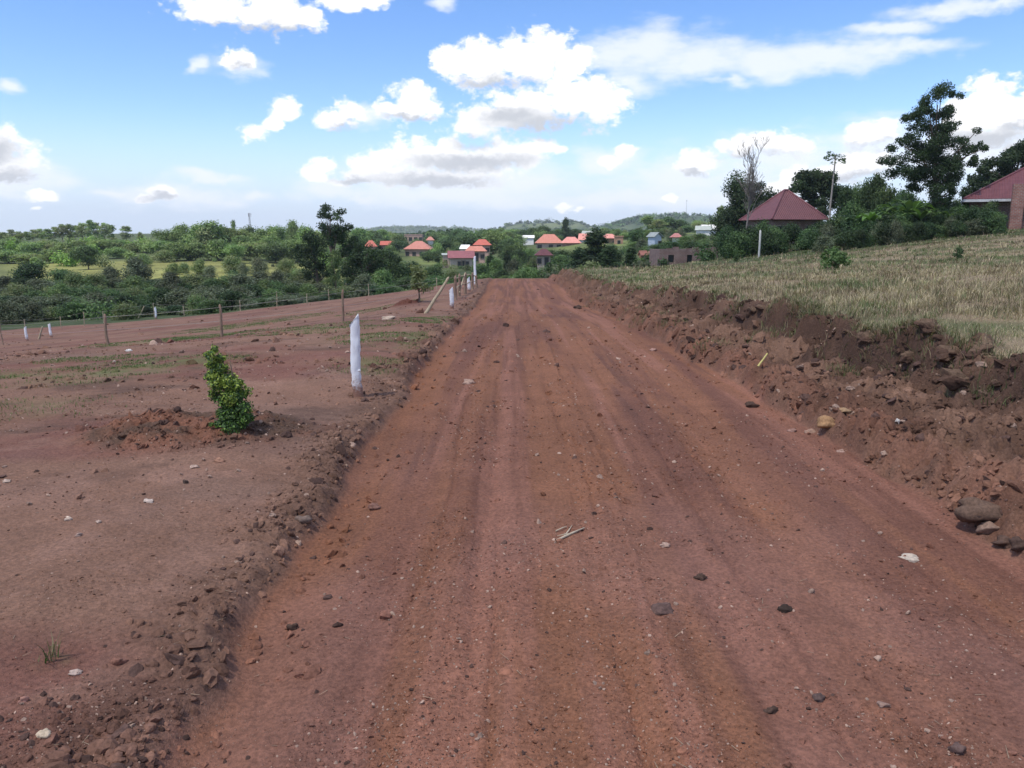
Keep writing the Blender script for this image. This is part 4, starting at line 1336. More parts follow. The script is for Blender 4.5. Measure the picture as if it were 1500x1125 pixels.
# ------------------------------------------------------------------ houses
def sheet_roof(name, c1, c2, ribs=4.5):
    m = bpy.data.materials.new(name)
    m.use_nodes = True
    t = m.node_tree
    N = NT(t)
    b = t.nodes['Principled BSDF']
    uv = N.n('ShaderNodeAttribute', attribute_name='Col').outputs['Color']     # x: metres along the eave, y: metres up the slope
    s = N.n('ShaderNodeSeparateColor', {0: uv})
    along = N.math('MULTIPLY', s.outputs[0], 100.0)
    upsl = N.math('MULTIPLY', s.outputs[1], 100.0)
    wv = N.math('SINE', N.math('MULTIPLY', along, ribs * 6.283))
    lap = N.math('FRACT', N.math('MULTIPLY', upsl, 0.75))
    tc = N.n('ShaderNodeTexCoord').outputs['Object']
    n = N.noise(N.vmath('MULTIPLY', tc, (1, 1, 2)), 1.7, 5, 0.6)
    base = N.mix(N.smooth(n, 0.3, 0.7), c1, c2)
    base = N.mix(N.smooth(N.noise(tc, 9, 4, .6), .55, .75, 0, .35), base, tuple(v * .62 for v in c1))
    t.links.new(base, b.inputs['Base Color'])
    b.inputs['Roughness'].default_value = 0.5
    b.inputs['Specular IOR Level'].default_value = 0.35
    bp = N.n('ShaderNodeBump', {'Height': N.math('MULTIPLY_ADD', N.smooth(lap, 0.0, 0.06), 0.6, wv), 'Strength': 0.8, 'Distance': 0.03})
    t.links.new(bp.outputs[0], b.inputs['Normal'])
    return m


def brick(name, c1, c2, mortar=(.30, .27, .24), scale=1.0):
    m = bpy.data.materials.new(name)
    m.use_nodes = True
    t = m.node_tree
    N = NT(t)
    b = t.nodes['Principled BSDF']
    g = N.n('ShaderNodeNewGeometry')
    tc = N.n('ShaderNodeTexCoord').outputs['Object']
    s = N.n('ShaderNodeSeparateXYZ', {0: tc})
    v = N.n('ShaderNodeCombineXYZ', {0: N.math('ADD', s.outputs[0], s.outputs[1]), 1: s.outputs[2]}).outputs[0]
    br = N.n('ShaderNodeTexBrick', {'Vector': v, 'Color1': (*c1, 1), 'Color2': (*c2, 1), 'Mortar': (*mortar, 1), 'Scale': 1.0 * scale,
                                    'Mortar Size': 0.018, 'Mortar Smooth': 0.2, 'Bias': 0.0, 'Brick Width': 0.26, 'Row Height': 0.115})
    col = N.mix(N.smooth(N.noise(tc, 2.2, 5, .6), .35, .7, 0, .5), br.outputs[0], tuple(x * .55 for x in c1))
    t.links.new(col, b.inputs['Base Color'])
    b.inputs['Roughness'].default_value = 0.9
    bp = N.n('ShaderNodeBump', {'Height': br.outputs['Fac'], 'Strength': 0.5, 'Distance': -0.015})
    t.links.new(bp.outputs[0], b.inputs['Normal'])
    return m


M_PANE = noisy_material('dark_pane', (.015, .017, .02), (.035, .04, .045), 2, 0.25, 0.0, spec=.5)
M_FRAME = noisy_material('window_frame', (.22, .17, .13), (.30, .25, .2), 6)
M_FASCIA = noisy_material('fascia', (.50, .50, .50), (.66, .66, .66), 4)
ROOFS = dict(orange=sheet_roof('orange_roof', (.39, .15, .105), (.46, .19, .14)), salmon=sheet_roof('salmon_roof', (.37, .145, .11), (.44, .19, .15)),
             red=sheet_roof('red_roof', (.36, .085, .06), (.44, .12, .085)), maroon=sheet_roof('maroon_roof', (.135, .042, .048), (.175, .060, .065)),
             mauve=sheet_roof('mauve_roof', (.185, .062, .072), (.24, .085, .095)), pink=sheet_roof('pink_roof', (.50, .19, .16), (.58, .26, .22)),
             grey=sheet_roof('grey_roof', (.26, .29, .27), (.36, .39, .36)), white=sheet_roof('white_roof', (.60, .60, .58), (.72, .71, .68)))
WALLS = dict(pink=noisy_material('pink_plaster', (.36, .24, .20), (.46, .32, .27), 3), beige=noisy_material('beige_plaster', (.38, .31, .26), (.48, .40, .34), 3),
             brick=brick('orange_brick', (.34, .15, .075), (.42, .20, .11)), white=noisy_material('white_plaster', (.58, .58, .58), (.70, .70, .70), 3),
             blue=noisy_material('bluish_plaster', (.40, .47, .56), (.50, .56, .64), 3), dull=brick('dull_brick', (.17, .085, .07), (.24, .12, .10)),
             red=brick('red_brick', (.27, .10, .075), (.36, .15, .11)))


def quad_strip(P, mats, name, parent, cap=False):
    """a roof of flat facets with a real thickness; P list of 3 or 4 corner lists, first two corners on the eave"""
    V, Q, T, C = [], [], [], []
    for f in P:
        f = [Vector(p) for p in f]
        e = (f[1] - f[0]).normalized()
        nrm = (f[1] - f[0]).cross(f[-1] - f[0]).normalized()
        up = nrm.cross(e)
        b = len(V)
        for dz in (0.0, -0.07):
            for p in f:
                V.append(p + nrm * dz)
                C.append(((p - f[0]).dot(e) / 100, (p - f[0]).dot(up) / 100, 0))
        k = len(f)
        top, bot = [b + i for i in range(k)], [b + k + i for i in range(k)][::-1]
        (Q if k == 4 else T).append(top)
        (Q if k == 4 else T).append(bot)
        for i in range(k):
            j = (i + 1) % k
            Q.append([b + i, b + k + i, b + k + j, b + j])
    C = np.array(C)
    me = raw_mesh(name, np.array([tuple(v) for v in V]), [np.array(a) for a in (Q, T) if a], mats, C)
    o = link(name, me, parent)
    if cap:
        g = Geo()
        for f in P:
            g.tube([Vector(f[1]), Vector(f[2])], [.10, .10], 8, (.005, .002, 0))
        f = P[0]
        if len(f) == 4:
            g.tube([Vector(f[2]), Vector(f[3])], [.11, .11], 8, (.005, .002, 0))
        link('ridge_cap', g.mesh('ridge_cap', mats, True), o)
    return o


def box_geo(g, c, s, C=None):
    x, y, z = (v / 2 for v in s)
    V = np.array([(i * x, j * y, k * z) for k in (-1, 1) for j in (-1, 1) for i in (-1, 1)]) + np.array(c)
    g.add(V, np.array([(0, 2, 3, 1), (4, 5, 7, 6), (0, 1, 5, 4), (2, 6, 7, 3), (0, 4, 6, 2), (1, 3, 7, 5)]), None, C)


def box_obj(name, parent, c, s, mat):
    g = Geo()
    box_geo(g, c, s)
    return link(name, g.mesh(name, mat), parent)


def opening(kind, parent, x, z, w, h, yf, frame=True):
    """a window or door on the front wall: frame proud of the wall, pane inside it"""
    g = Geo()
    fw = 0.09
    for cx, cz, sx, sz in ((x - w / 2 - fw / 2, z, fw, h + 2 * fw), (x + w / 2 + fw / 2, z, fw, h + 2 * fw), (x, z + h / 2 + fw / 2, w, fw), (x, z - h / 2 - fw / 2, w, fw)):
        box_geo(g, (cx, yf - 0.03, cz), (sx, 0.10, sz))
    o = link(kind, g.mesh(kind, M_FRAME), parent)
    box_obj('pane' if kind == 'window' else 'door_leaf', o, (x, yf - 0.012, z), (w, 0.03, h), M_PANE)


def house(label, l, r, base, eave, ridge, Y, roof, wall, form='hip', rot=0, depth=0.75, rl=0.25, wins=(), name='village_house', over=0.55, ridge_dx=0.0, doors=(), low=0.8):
    """l, r, base, eave, ridge are photo rows and columns of the front at distance Y"""
    pe, pr_ = at((l + r) / 2, eave, Y), at((l + r) / 2, ridge, Y)
    w = (r - l) / F_PX * Y * 0.99
    zb = at((l + r) / 2, base, Y).z
    gz = float(hz(pe.x, Y))
    z0 = min(zb, gz) - low
    t = empty(name, (pe.x, Y, z0), RAD(rot), label, 'house')
    d = w * depth
    he, hr = pe.z - z0, pr_.z - z0
    hw = w / 2 - over
    W = Geo()
    yf, yb = over, d - over
    box_geo(W, (0, d / 2, he / 2), (2 * hw, d - 2 * over, he))
    dx = ridge_dx * w
    a, b_, c, e = (-w / 2, 0, he), (w / 2, 0, he), (w / 2, d, he), (-w / 2, d, he)
    if form == 'hip':
        R = rl * w / 2
        p, q = (-R + dx, d / 2, hr), (R + dx, d / 2, hr)
        P = [(a, b_, q, p), (b_, c, q), (c, e, p, q), (e, a, p)]
    elif form == 'gable':                       # ridge across the picture
        p, q = (-w / 2, d / 2, hr), (w / 2, d / 2, hr)
        P = [(a, b_, q, p), (c, e, p, q)]
        for sx in (-1, 1):
            V = np.array([(sx * hw, yf, he), (sx * hw, yb, he), (sx * hw, d / 2, he + (hr - he) * (1 - 2 * over / d))])
            W.add(np.concatenate([V, V + np.array([-sx * .15, 0, 0])]), np.array([(0, 1, 4, 3), (1, 2, 5, 4), (2, 0, 3, 5)]), np.array([(0, 1, 2), (5, 4, 3)]))
    elif form == 'gable_front':                 # gable faces us
        p, q = (0, 0, hr), (0, d, hr)
        P = [(e, a, p, q), (b_, c, q, p)]
        for yy in (yf, yb):
            V = np.array([(-hw, yy, he), (hw, yy, he), (0, yy, he + (hr - he) * (1 - 2 * over / w))])
            W.add(np.concatenate([V, V + np.array([0, .15 if yy == yf else -.15, 0])]), np.array([(0, 1, 4, 3), (1, 2, 5, 4), (2, 0, 3, 5)]), np.array([(0, 1, 2), (5, 4, 3)]))
    elif form == 'shed':
        P = [(a, b_, (w / 2, d, hr), (-w / 2, d, hr))]
    else:
        P = []
        box_geo(W, (0, d / 2, he + .15), (2 * hw + .3, d - 2 * over + .3, .3))
    link('wall', W.mesh('wall', WALLS[wall]), t)
    if P:
        quad_strip(P, ROOFS[roof], 'roof', t, name == 'house')
    zc = z0 + he
    for (fx, fz, fw, fh) in wins:               # fractions of the width, metres below the eave
        opening('window', t, fx * w, he - fz, fw, fh, yf)
    for (fx, fz, fw, fh) in doors:
        opening('door', t, fx * w, he - fz, fw, fh, yf)
    return t, dict(w=w, d=d, he=he, hr=hr, yf=yf, hw=hw)


W4 = [(-.36, 1.5, 1.1, 1.2), (-.12, 1.5, 1.1, 1.2), (.14, 1.5, 1.1, 1.2), (.36, 1.5, 1.1, 1.2)]
W2 = [(-.25, 1.4, 1.1, 1.1), (.25, 1.4, 1.1, 1.1)]
house('small red roofed house peeping left of the dark trees, left half of a pair', 534, 553, 368, 361, 352, 230, 'red', 'pink', rot=12, wins=W2)
house('red roofed house peeping from trees, right half of a pair with a long roof', 556, 577, 366, 359, 353, 250, 'red', 'pink', 'gable', wins=W2)
house('pink walled house with wide salmon hipped roof and row of dark windows', 590, 632, 382, 365, 353, 245, 'salmon', 'pink', rl=.22, wins=W4, rot=-4)
house('unfinished flat topped pink two storey building behind the salmon hipped roof', 590, 620, 356, 344.5, 344, 330, 'pink', 'pink', 'flat', wins=[(-.38, 1.6, 1.4, 1.5), (-.14, 1.6, 1.4, 1.5), (.12, 1.6, 1.4, 1.5), (.36, 1.6, 1.4, 1.5)])
house('tiny salmon roofed house just right of the unfinished pink building', 624, 637, 358, 352, 346.5, 300, 'salmon', 'white', rot=10)
_, D = house('long low house with mauve sheet roof nearest the tall white post', 656, 696, 390, 378, 367.5, 172, 'mauve', 'beige', 'gable', rot=6, depth=.8, wins=[(-.06, 1.35, .9, 1.2), (.20, 1.35, .9, 1.2)], doors=[(.07, 1.6, .9, 2.0)])
house('lean to shed with grey sheet roof joined to the mauve roofed house', 647, 660, 388, 373.5, 371, 176, 'grey', 'beige', 'shed', rot=6, wins=[(-.1, 1.4, .7, .7)], over=.25, name='shed')
house('house with orange roof and dark veranda right of the mauve roof', 680, 713, 382, 368, 360.5, 192, 'orange', 'pink', rl=.55, wins=[(-.3, 1.3, .9, 1.0), (.30, 1.3, .9, 1.0)], doors=[(-.02, 1.5, 1.6, 2.1)])
house('two storey house with red hipped roof behind the orange veranda house', 692, 720, 380, 359, 350.5, 225, 'red', 'pink', rl=.35, wins=[(.28, 1.4, 1.1, 1.2), (.28, 4.2, 1.1, 1.2)])
house('little shed with pale white sheet roof left of the orange veranda house', 672, 686, 372, 364.5, 358.5, 215, 'white', 'beige', 'shed', over=.2, name='shed', rot=-14)
house('large house with broad bright orange hipped roof in the village middle', 784, 826, 364, 356, 343, 235, 'orange', 'beige', rl=.36, wins=[(-.34, 1.1, 1.2, 1.2), (.05, 1.1, 1.2, 1.2), (.33, 1.1, 1.2, 1.2)], low=1.5)
house('pink hipped roof house adjoining the right of the bright orange roof', 822, 852, 366, 356, 347, 228, 'pink', 'red', rl=.4, wins=W2, low=1.5)
house('small white house with a low gable left of the bright orange roof', 764, 783, 352, 348.5, 344.5, 290, 'white', 'white', 'gable', over=.3)
house('house with grey gable roof right behind the pink hipped roof', 850, 872, 356, 345, 338, 270, 'grey', 'beige', 'gable', rot=-22)
house('house with pinkish red gable roof beside the tall conical tree', 846, 868, 360, 351.5, 342, 250, 'pink', 'white', 'gable', rot=-16)
house('house with pink hipped roof and orange brick walls right of the conical tree', 884, 907, 364, 349, 342.5, 215, 'pink', 'brick', rl=.4, rot=14, wins=W2)
house('narrow orange brick building with flat top beside the pink hipped roof', 900, 914, 364, 347, 346, 210, 'orange', 'brick', 'flat', over=.2, wins=[(0, 1.4, .8, 1.0)])
house('little house with maroon hipped roof just beyond the road crest', 783, 811, 390, 374, 364.5, 138, 'maroon', 'beige', rl=.25, wins=[(-.24, 1.0, .7, .9)], doors=[(.14, 1.2, .7, 1.7)])
house('bluish white house with its gable facing and grey green roof', 957, 974, 360, 347, 340, 150, 'grey', 'blue', 'gable_front', rot=28, depth=1.2, over=.3, doors=[(.2, 1.6, .7, 1.6)])
house('pink hipped roof showing above trees right of the bluish white house', 983, 1001, 356, 347.5, 341.5, 160, 'pink', 'white', rl=.3)
house('house with low grey green gable roof among trees left of the mango', 1018, 1042, 346, 337, 330.5, 175, 'grey', 'white', 'gable', rot=-18, over=.3)
house('bright white sheet roof directly behind the grey green gable roof', 1030, 1054, 342, 336, 329, 190, 'white', 'white', 'gable', rot=16, over=.3)
house('tall brick house with small red hipped roof beside the dark mango tree', 1053, 1073, 350, 326, 319.5, 145, 'red', 'dull', rl=.3, wins=W2)
house('small orange roof of a half built brick shelter in front of the bluish house', 938, 951, 384, 374, 367, 105, 'orange', 'brick', 'gable', rot=24, over=.15, name='shelter')
house('second orange roof of the brick shelter, on its right side', 950, 966, 386, 373, 368, 102, 'salmon', 'brick', 'shed', rot=-10, over=.15, name='shelter')

# roofless brick building at the field's far edge
def brick_shell():
    Y = 74
    a, b = at(966, 366, Y), at(1052, 366, Y)
    g0 = float(hz(a.x, Y)) - 1.2
    w, top = b.x - a.x, at(1000, 366, Y).z - g0
    t = empty('brick_building', (a.x, Y, g0), 0, 'low unplastered brick building with dark square openings at the field edge', 'building')
    W = Geo()
    xs = [0, w * .15, w * .25, w * .47, w * .56, w]
    sill, head = top - 1.15, top - .45
    for i in range(5):
        solid = i % 2 == 0
        if solid:
            box_geo(W, ((xs[i] + xs[i + 1]) / 2, 0, top / 2), (xs[i + 1] - xs[i], .23, top))
        else:
            box_geo(W, ((xs[i] + xs[i + 1]) / 2, 0, sill / 2), (xs[i + 1] - xs[i], .226, sill))
            box_geo(W, ((xs[i] + xs[i + 1]) / 2, 0, (head + top) / 2), (xs[i + 1] - xs[i], .226, top - head))
    for x in (0.115, w - .115):
        box_geo(W, (x, 2.6, top / 2), (.22, 4.9, top - .01))
    box_geo(W, (w / 2, 5.2, top / 2), (w, .23, top - .02))
    for k in range(9):
        box_geo(W, (w * (k + .5) / 9, .0, top + .06 * (k % 3)), (w / 9 - .05, .22, .14 * (k % 3) + .02))
    link('wall', W.mesh('wall', WALLS['dull']), t)
    for i in (1, 3):
        box_obj('window', t, ((xs[i] + xs[i + 1]) / 2, .10, (sill + head) / 2), (xs[i + 1] - xs[i] - .02, .03, head - sill - .02), M_PANE)
brick_shell()

# maroon hipped roof house behind the hedge
house('house with dark maroon ribbed hipped roof behind the hedge, between round trees', 1125.5, 1220.5, 364, 321.5, 276, 80, 'maroon', 'dull', rl=.06, rot=14, depth=.95, ridge_dx=.02, name='house', over=.6, wins=[(-.25, 1.2, 1.2, 1.1), (.25, 1.2, 1.2, 1.1)])

# brick house at the right edge of the photograph
def brick_house():
    Y = 66
    pl, pe = at(1410, 293, Y), at(1468, 284, Y)
    gz = float(hz(at(1450, 330, Y).x, Y)) - .6
    t = empty('brick_house', (pl.x, Y, gz), RAD(-28), 'brick house with maroon hipped roof and brick porch pillar at the right edge', 'house')
    he = at(1430, 292, Y).z - gz
    x1 = pe.x - pl.x
    hr = at(1500, 236, Y).z - gz
    w, d = 11.0, 9.5
    a, b, c, e = (0, -.3, he), (w, -.3, he), (w, d, he), (0, d, he)
    p, q = (5.0, d / 2 - .3, hr), (6.4, d / 2 - .3, hr)
    quad_strip([(a, b, q, p), (b, c, q), (c, e, p, q), (e, a, p)], ROOFS['maroon'], 'roof', t, True)
    W = Geo()
    box_geo(W, (w / 2, d / 2, he / 2 - .05), (w - 1.1, d - 1.6, he - .1))
    link('wall', W.mesh('wall', WALLS['dull']), t)
    F_ = Geo()
    box_geo(F_, (w / 2, -.335, he - .13), (w, .03, .2))
    box_geo(F_, (-.02, d / 2 - .15, he - .13), (.03, d, .2))
    link('fascia', F_.mesh('fascia', M_FASCIA), t)
    ptop = at(1480, 273, Y).z - gz
    P = Geo()
    px0, px1 = 3.33, 4.15
    box_geo(P, ((px0 + px1) / 2, -1.2, ptop / 2), (px1 - px0, 1.0, ptop))
    box_geo(P, (px1 + 2.2, -1.0, ptop - .55), (4.4, .3, 1.1))
    box_geo(P, (px1 + 4.6, -1.1, ptop / 2), (.8, .9, ptop - .01))
    box_geo(P, (px1 + 1.9, -.98, .6), (3.8, .26, 1.2))
    link('porch', P.mesh('porch', WALLS['red']), t)
    opening('window', t, 2.0, he - 1.3, 1.1, 1.1, .8)
    opening('door', t, 6.2, he - 1.4, 1.0, 2.1, .8)
brick_house()

# ------------------------------------------------------------------ masts
def mast(px, top, Y, label):
    foot, h = stand(px, top, Y)
    g = Geo()
    s = 0.55
    for dx, dy in ((-s, -s), (s, -s), (s, s), (-s, s)):
        g.tube([(dx, dy, 0), (dx * .3, dy * .3, h)], [.10, .07], 4)
    n = 14
    for i in range(n):
        z0, z1 = h * i / n, h * (i + 1) / n
        k0, k1 = s * (1 - .7 * i / n), s * (1 - .7 * (i + 1) / n)
        for (a, b), (c, d) in (((-1, -1), (1, -1)), ((1, -1), (1, 1)), ((1, 1), (-1, 1)), ((-1, 1), (-1, -1))):
            g.tube([(a * k0, b * k0, z0), (c * k1, d * k1, z1)], [.03, .03], 4)
    t = empty('radio_mast', foot, 0, label, 'mast')
    link('lattice', g.mesh('lattice', M_METAL), t)
    A = Geo()
    for k in range(3):
        box_geo(A, (math.cos(k * 2.1) * .8, math.sin(k * 2.1) * .35, h - 1.0), (.22, .22, 1.8))
    link('antenna', A.mesh('antenna', M_METAL), t)
M_METAL = noisy_material('mast_metal', (.30, .30, .32), (.42, .42, .44), 3, .6)
mast(365, 312, 420, 'thin lattice mast rising above the wood on the left')
mast(1006, 293, 1250, 'very thin distant mast on the crest of the right hill')

# ------------------------------------------------------------------ white marker posts
M_WHITE = noisy_material('white_paint', (.70, .71, .74), (.83, .84, .86), 7, .8, .6, (1, 1, .5), .006)
def splash():
    m = M_WHITE
    t = m.node_tree
    N = NT(t)
    b = t.nodes['Principled BSDF']
    src = b.inputs['Base Color'].links[0].from_socket
    tc = N.n('ShaderNodeTexCoord').outputs['Object']
    z = N.n('ShaderNodeSeparateXYZ', {0: tc}).outputs[2]
    n = N.noise(tc, 38, 5, .7)
    low = N.smooth(N.math('MULTIPLY_ADD', n, -.35, z), .06, -.14)
    crack = N.math('MULTIPLY', N.smooth(N.noise(N.vmath('MULTIPLY', tc, (1, 1, .12)), 60, 4, .6), .62, .70), .6)
    c = N.mix(crack, src, (.36, .33, .30))
    c = N.mix(N.math('MULTIPLY', N.smooth(N.noise(tc, 9, 5, .7), .58, .72), .35), c, (.50, .44, .40))
    t.links.new(N.mix(low, c, (.26, .14, .10)), b.inputs['Base Color'])
splash()
M_WOOD = noisy_material('weathered_wood', (.20, .13, .09), (.31, .22, .16), 9, .9, .6, (3, 3, .6), .006)
M_PALEWOOD = noisy_material('pale_wood', (.33, .26, .17), (.47, .39, .27), 8, .9, .5, (3, 3, .6), .006)
M_KNOT = noisy_material('white_paint_knot', (.60, .61, .64), (.75, .76, .78), 14, .8, .6)


def white_post(px, base, top, label, w=0.115, lean=(0, 0), seed=1, y=None, knots=0, tip=.14, prop=None):
    p = on(px, base) if y is None else Vector((at(px, base, y).x, y, float(hz(at(px, base, y).x, y))))
    h = at(px, top, p.y).z - p.z
    rng = np.random.default_rng(seed)
    n, k = 26, 14
    V = []
    for i in range(n + 1):
        s = i / n
        z = -0.12 + s * (h + .12)
        wv = w * (1 + .05 * math.sin(4 * s + seed) + .03 * rng.normal()) * (1.06 - .16 * s)
        for j in range(k):
            a = 2 * math.pi * j / k
            cx, cy = math.cos(a), math.sin(a)
            m = max(abs(cx), abs(cy)) ** .45
            zz = z
            if s > .80:                                   # slanting hewn tip, cut from the left side
                cut = h * (1 - tip) + (cx * .5 + .5) * h * tip
                zz = min(z, cut + .006 * rng.normal())
            V.append((lean[0] * s * h + cx * wv / 2 / m + .004 * rng.normal() + .012 * math.sin(5 * s + seed), lean[1] * s * h + cy * wv * .36 / m + .004 * rng.normal(), zz))
    F = [(i * k + j, i * k + (j + 1) % k, (i + 1) * k + (j + 1) % k, (i + 1) * k + j) for i in range(n) for j in range(k)]
    c = len(V)
    V.append(tuple(np.mean(np.array(V[-k:]), 0)))
    T = [(n * k + j, n * k + (j + 1) % k, c) for j in range(k)]
    t = empty('marker_post', p, 0, label, 'post', 'white painted marker posts')
    link('shaft', raw_mesh('shaft', np.array(V), [np.array(F), np.array(T)], M_WHITE, None, True), t)
    for q in range(knots):
        bm = bmesh.new()
        bmesh.ops.create_icosphere(bm, subdivisions=2, radius=1)
        for v in bm.verts:
            v.co = Vector((v.co.x * .016, v.co.y * .010, v.co.z * .013))
        me = bpy.data.meshes.new('knot')
        bm.to_mesh(me)
        bm.free()
        me.materials.append(M_KNOT)
        zz = h * (.60, .32, .06)[q]
        link('knot', me, t, (lean[0] * zz + (.012, .02, -.01)[q], lean[1] * zz - w * .36 / 2 - .004, zz))
    return t


white_post(527, 581, 459, 'nearest and largest white post with slanted tip beside the road edge', .094, (-.05, 0), 3, knots=3, tip=.16)
white_post(662, 452, 420, 'white post right of the leaning pole and thin sapling', .12, (-.03, 0), 5, tip=.2)
white_post(687, 427, 405, 'short white post in front of the dark pole fence near the crest', .13, (-.02, 0), 6, tip=.2)
white_post(696, 419, 375, 'tallest thin white post standing at the road crest', .13, (0, 0), 7, tip=.03)
white_post(40, 499, 478, 'white post nearest the left edge of the photo on the plot', .12, (-.05, 0), 8, tip=.1)
white_post(76, 494, 474, 'white post leaning beside the bent stick at far left', .12, (-.13, 0), 9, tip=.06)
white_post(188, 464, 446, 'white post with a forked top at the plot edge', .11, (.02, 0), 10, tip=.3)
white_post(229, 467, 449, 'white post standing against a brown fence post at the plot edge', .12, (-.04, 0), 11, tip=.15)
# grey post at the foot of the mango tree
pp = at(1112, 370, 61)
t_ = empty('concrete_post', (pp.x, 61, float(hz(pp.x, 61)) - .1), 0, 'slim pale grey post in front of the round dark tree', 'post')
g_ = Geo()
hgt = at(1112, 338, 61).z - float(hz(pp.x, 61)) + .1
g_.tube([(0, 0, 0), (.01, 0, hgt * .5), (0, 0, hgt)], [.085, .08, .075], 8)
link('shaft', g_.mesh('shaft', noisy_material('pale_concrete', (.42, .41, .38), (.55, .54, .50), 6), True), t_)


# ------------------------------------------------------------------ wire fences
M_WIRE = noisy_material('fence_wire', (.28, .25, .22), (.40, .37, .34), 5, .6)
def crooked(g, p, h, r, lean=(0, 0), seed=0, C=None):
    rg = random.Random(seed)
    pts = [(p[0] + lean[0] * h * s + rg.uniform(-.02, .02) * h, p[1] + lean[1] * h * s, p[2] + h * s) for s in (-.1, 0, .3, .6, .85, 1)]
    g.tube(pts, [r * 1.15, r * 1.1, r, r * .95, r * .9, r * .8], 7)


def wire_fence(posts, label, r, wires=(.55, .92), mat=None, group=None, sag=.05, wr=.008):
    """posts: (px, base row, top row)"""
    base = [on(*p[:2]) for p in posts]
    t = empty('wire_fence', base[0], 0, label, 'fence', group)
    hs = []
    for i, (p, b) in enumerate(zip(posts, base)):
        h = at(p[0], p[2], b.y).z - b.z
        hs.append(h)
        g = Geo()
        crooked(g, b - base[0], h, r, (0.03 * math.sin(i * 5), 0), i)
        link('post', g.mesh('post', mat or M_WOOD, True), t)
    for fz in wires:
        g = Geo()
        for i in range(len(base) - 1):
            a, b = base[i] - base[0] + Vector((0, -r, hs[i] * fz)), base[i + 1] - base[0] + Vector((0, -r, hs[i + 1] * fz))
            L = (b - a).length
            pts = [a.lerp(b, s) - Vector((0, 0, sag * min(1, L / 8) * 4 * s * (1 - s))) for s in np.linspace(0, 1, 9)]
            g.tube(pts, [wr] * 9, 4)
        link('wire', g.mesh('wire', M_WIRE), t)
    return t


wire_fence([(-60, 522, 490), (4, 505, 473), (158, 505, 461), (325, 493, 447), (503, 471, 425), (668, 434, 403)], 'nearer wire fence of stout crooked brown posts across the plot', .029, (.5, .93), wr=.0028)
wire_fence([(-30, 490, 470), (38, 487, 468), (90, 481, 464), (124, 478, 457), (152, 473, 456), (226, 466, 444), (270, 463, 446), (311, 459, 437), (352, 456, 440), (406, 450, 427), (450, 446, 430), (482, 440, 424), (508, 436, 414), (540, 434, 416), (569, 429, 411), (640, 424, 407)],
           'farther wire fence of thin posts along the edge of the thicket', .024, (.45, .95), M_PALEWOOD, wr=.0036)


# pole fence near the crest and the leaning poles
def pole_panel():
    b0 = on(672, 437)
    t = empty('pole_fence', b0, 0, 'short fence of rough brown poles with crossed sticks beside the short white post', 'fence')
    pts = [(667, 440, 406), (673, 434, 402), (682, 431, 400), (692, 424, 400), (698, 421, 404)]
    tops = []
    for i, (px, b, tp) in enumerate(pts):
        p = on(px, b)
        h = at(px, tp, p.y).z - p.z
        g = Geo()
        crooked(g, p - b0, h, .06, (.02 * math.sin(i * 3), 0), i + 40)
        link('post', g.mesh('post', M_WOOD, True), t)
        tops.append((p - b0, h))
    for f0, f1 in ((.9, .85), (.45, .5)):
        for i in range(len(tops) - 1):
            g = Geo()
            a, c = tops[i][0] + Vector((0, -.06, tops[i][1] * f0)), tops[i + 1][0] + Vector((0, -.06, tops[i + 1][1] * f1))
            g.tube([a, a.lerp(c, .5) + Vector((0, 0, .03)), c], [.025, .025, .02], 5)
            link('rail', g.mesh('rail', M_PALEWOOD, True), t)
    g = Geo()
    a, c = tops[1][0] + Vector((0, -.1, .15)), tops[2][0] + Vector((0, -.1, tops[2][1] * 1.02))
    g.tube([a, a.lerp(c, .5), c], [.03, .03, .025], 5)
    link('brace', g.mesh('brace', M_PALEWOOD, True), t)
pole_panel()


def pole(name, a, b, r, label, mat, cat='pole'):
    """a, b: (px, py, depth) of the two ends"""
    A, B = a if isinstance(a, Vector) else on(*a), None
    B = at(b[0], b[1], A.y + b[2])
    g = Geo()
    d = B - A
    rg = random.Random(int(a[0] if not isinstance(a, Vector) else 3))
    pts = [d * s + Vector((rg.uniform(-.02, .02), rg.uniform(-.02, .02), rg.uniform(-.01, .01))) * d.length * .4 for s in np.linspace(-.03, 1, 8)]
    g.tube(pts, [r * (1.1 - .35 * s) for s in np.linspace(0, 1, 8)], 8)
    o = link(name, g.mesh(name, mat, True), None, A)
    return tag(o, label, cat)
pole('leaning_pole', (624, 459), (657, 407, .1), .042, 'long pale pole leaning against the fence beside the sapling', M_PALEWOOD)
pole('bent_stick', (57, 497), (62, 479, 0), .05, 'short bent stick leaning between the two leftmost white posts', M_PALEWOOD, 'stick')
pole('leaning_pole', (203, 466), (211, 449, 0), .05, 'thin pole leaning on a fence post between two white posts', M_PALEWOOD)
pole('yellow_stick', (1111, 536), (1124, 518, .02), .011, 'short pale yellow stick poking out of the earth bank', noisy_material('yellow_wood', (.50, .42, .14), (.62, .54, .22), 12), 'stick')

# pale broken twigs lying on the road
tw = on(832, 786)
g_ = Geo()
s_ = tw.y / F_PX * 1.03
for (x0, y0, x1, y1, r) in ((-17, 8, 24, -10, .007), (-18, -6, -2, -12, .004), (-6, 2, 6, -14, .004), (4, -2, -16, 2, .003)):
    a = on(832 + x0, 786 + y0) - tw
    b = on(832 + x1, 786 + y1) - tw
    mid = a.lerp(b, .5) + Vector((0.004, 0, .012))
    g_.tube([a + Vector((0, 0, .007)), mid, b + Vector((0, 0, .010))], [r, r * .9, r * .5], 6)
tag(link('broken_twig', g_.mesh('broken_twig', noisy_material('bleached_wood', (.42, .34, .24), (.55, .47, .35), 20), True), None, tw), 'pale dry splintered twig lying on the middle of the road', 'twig')


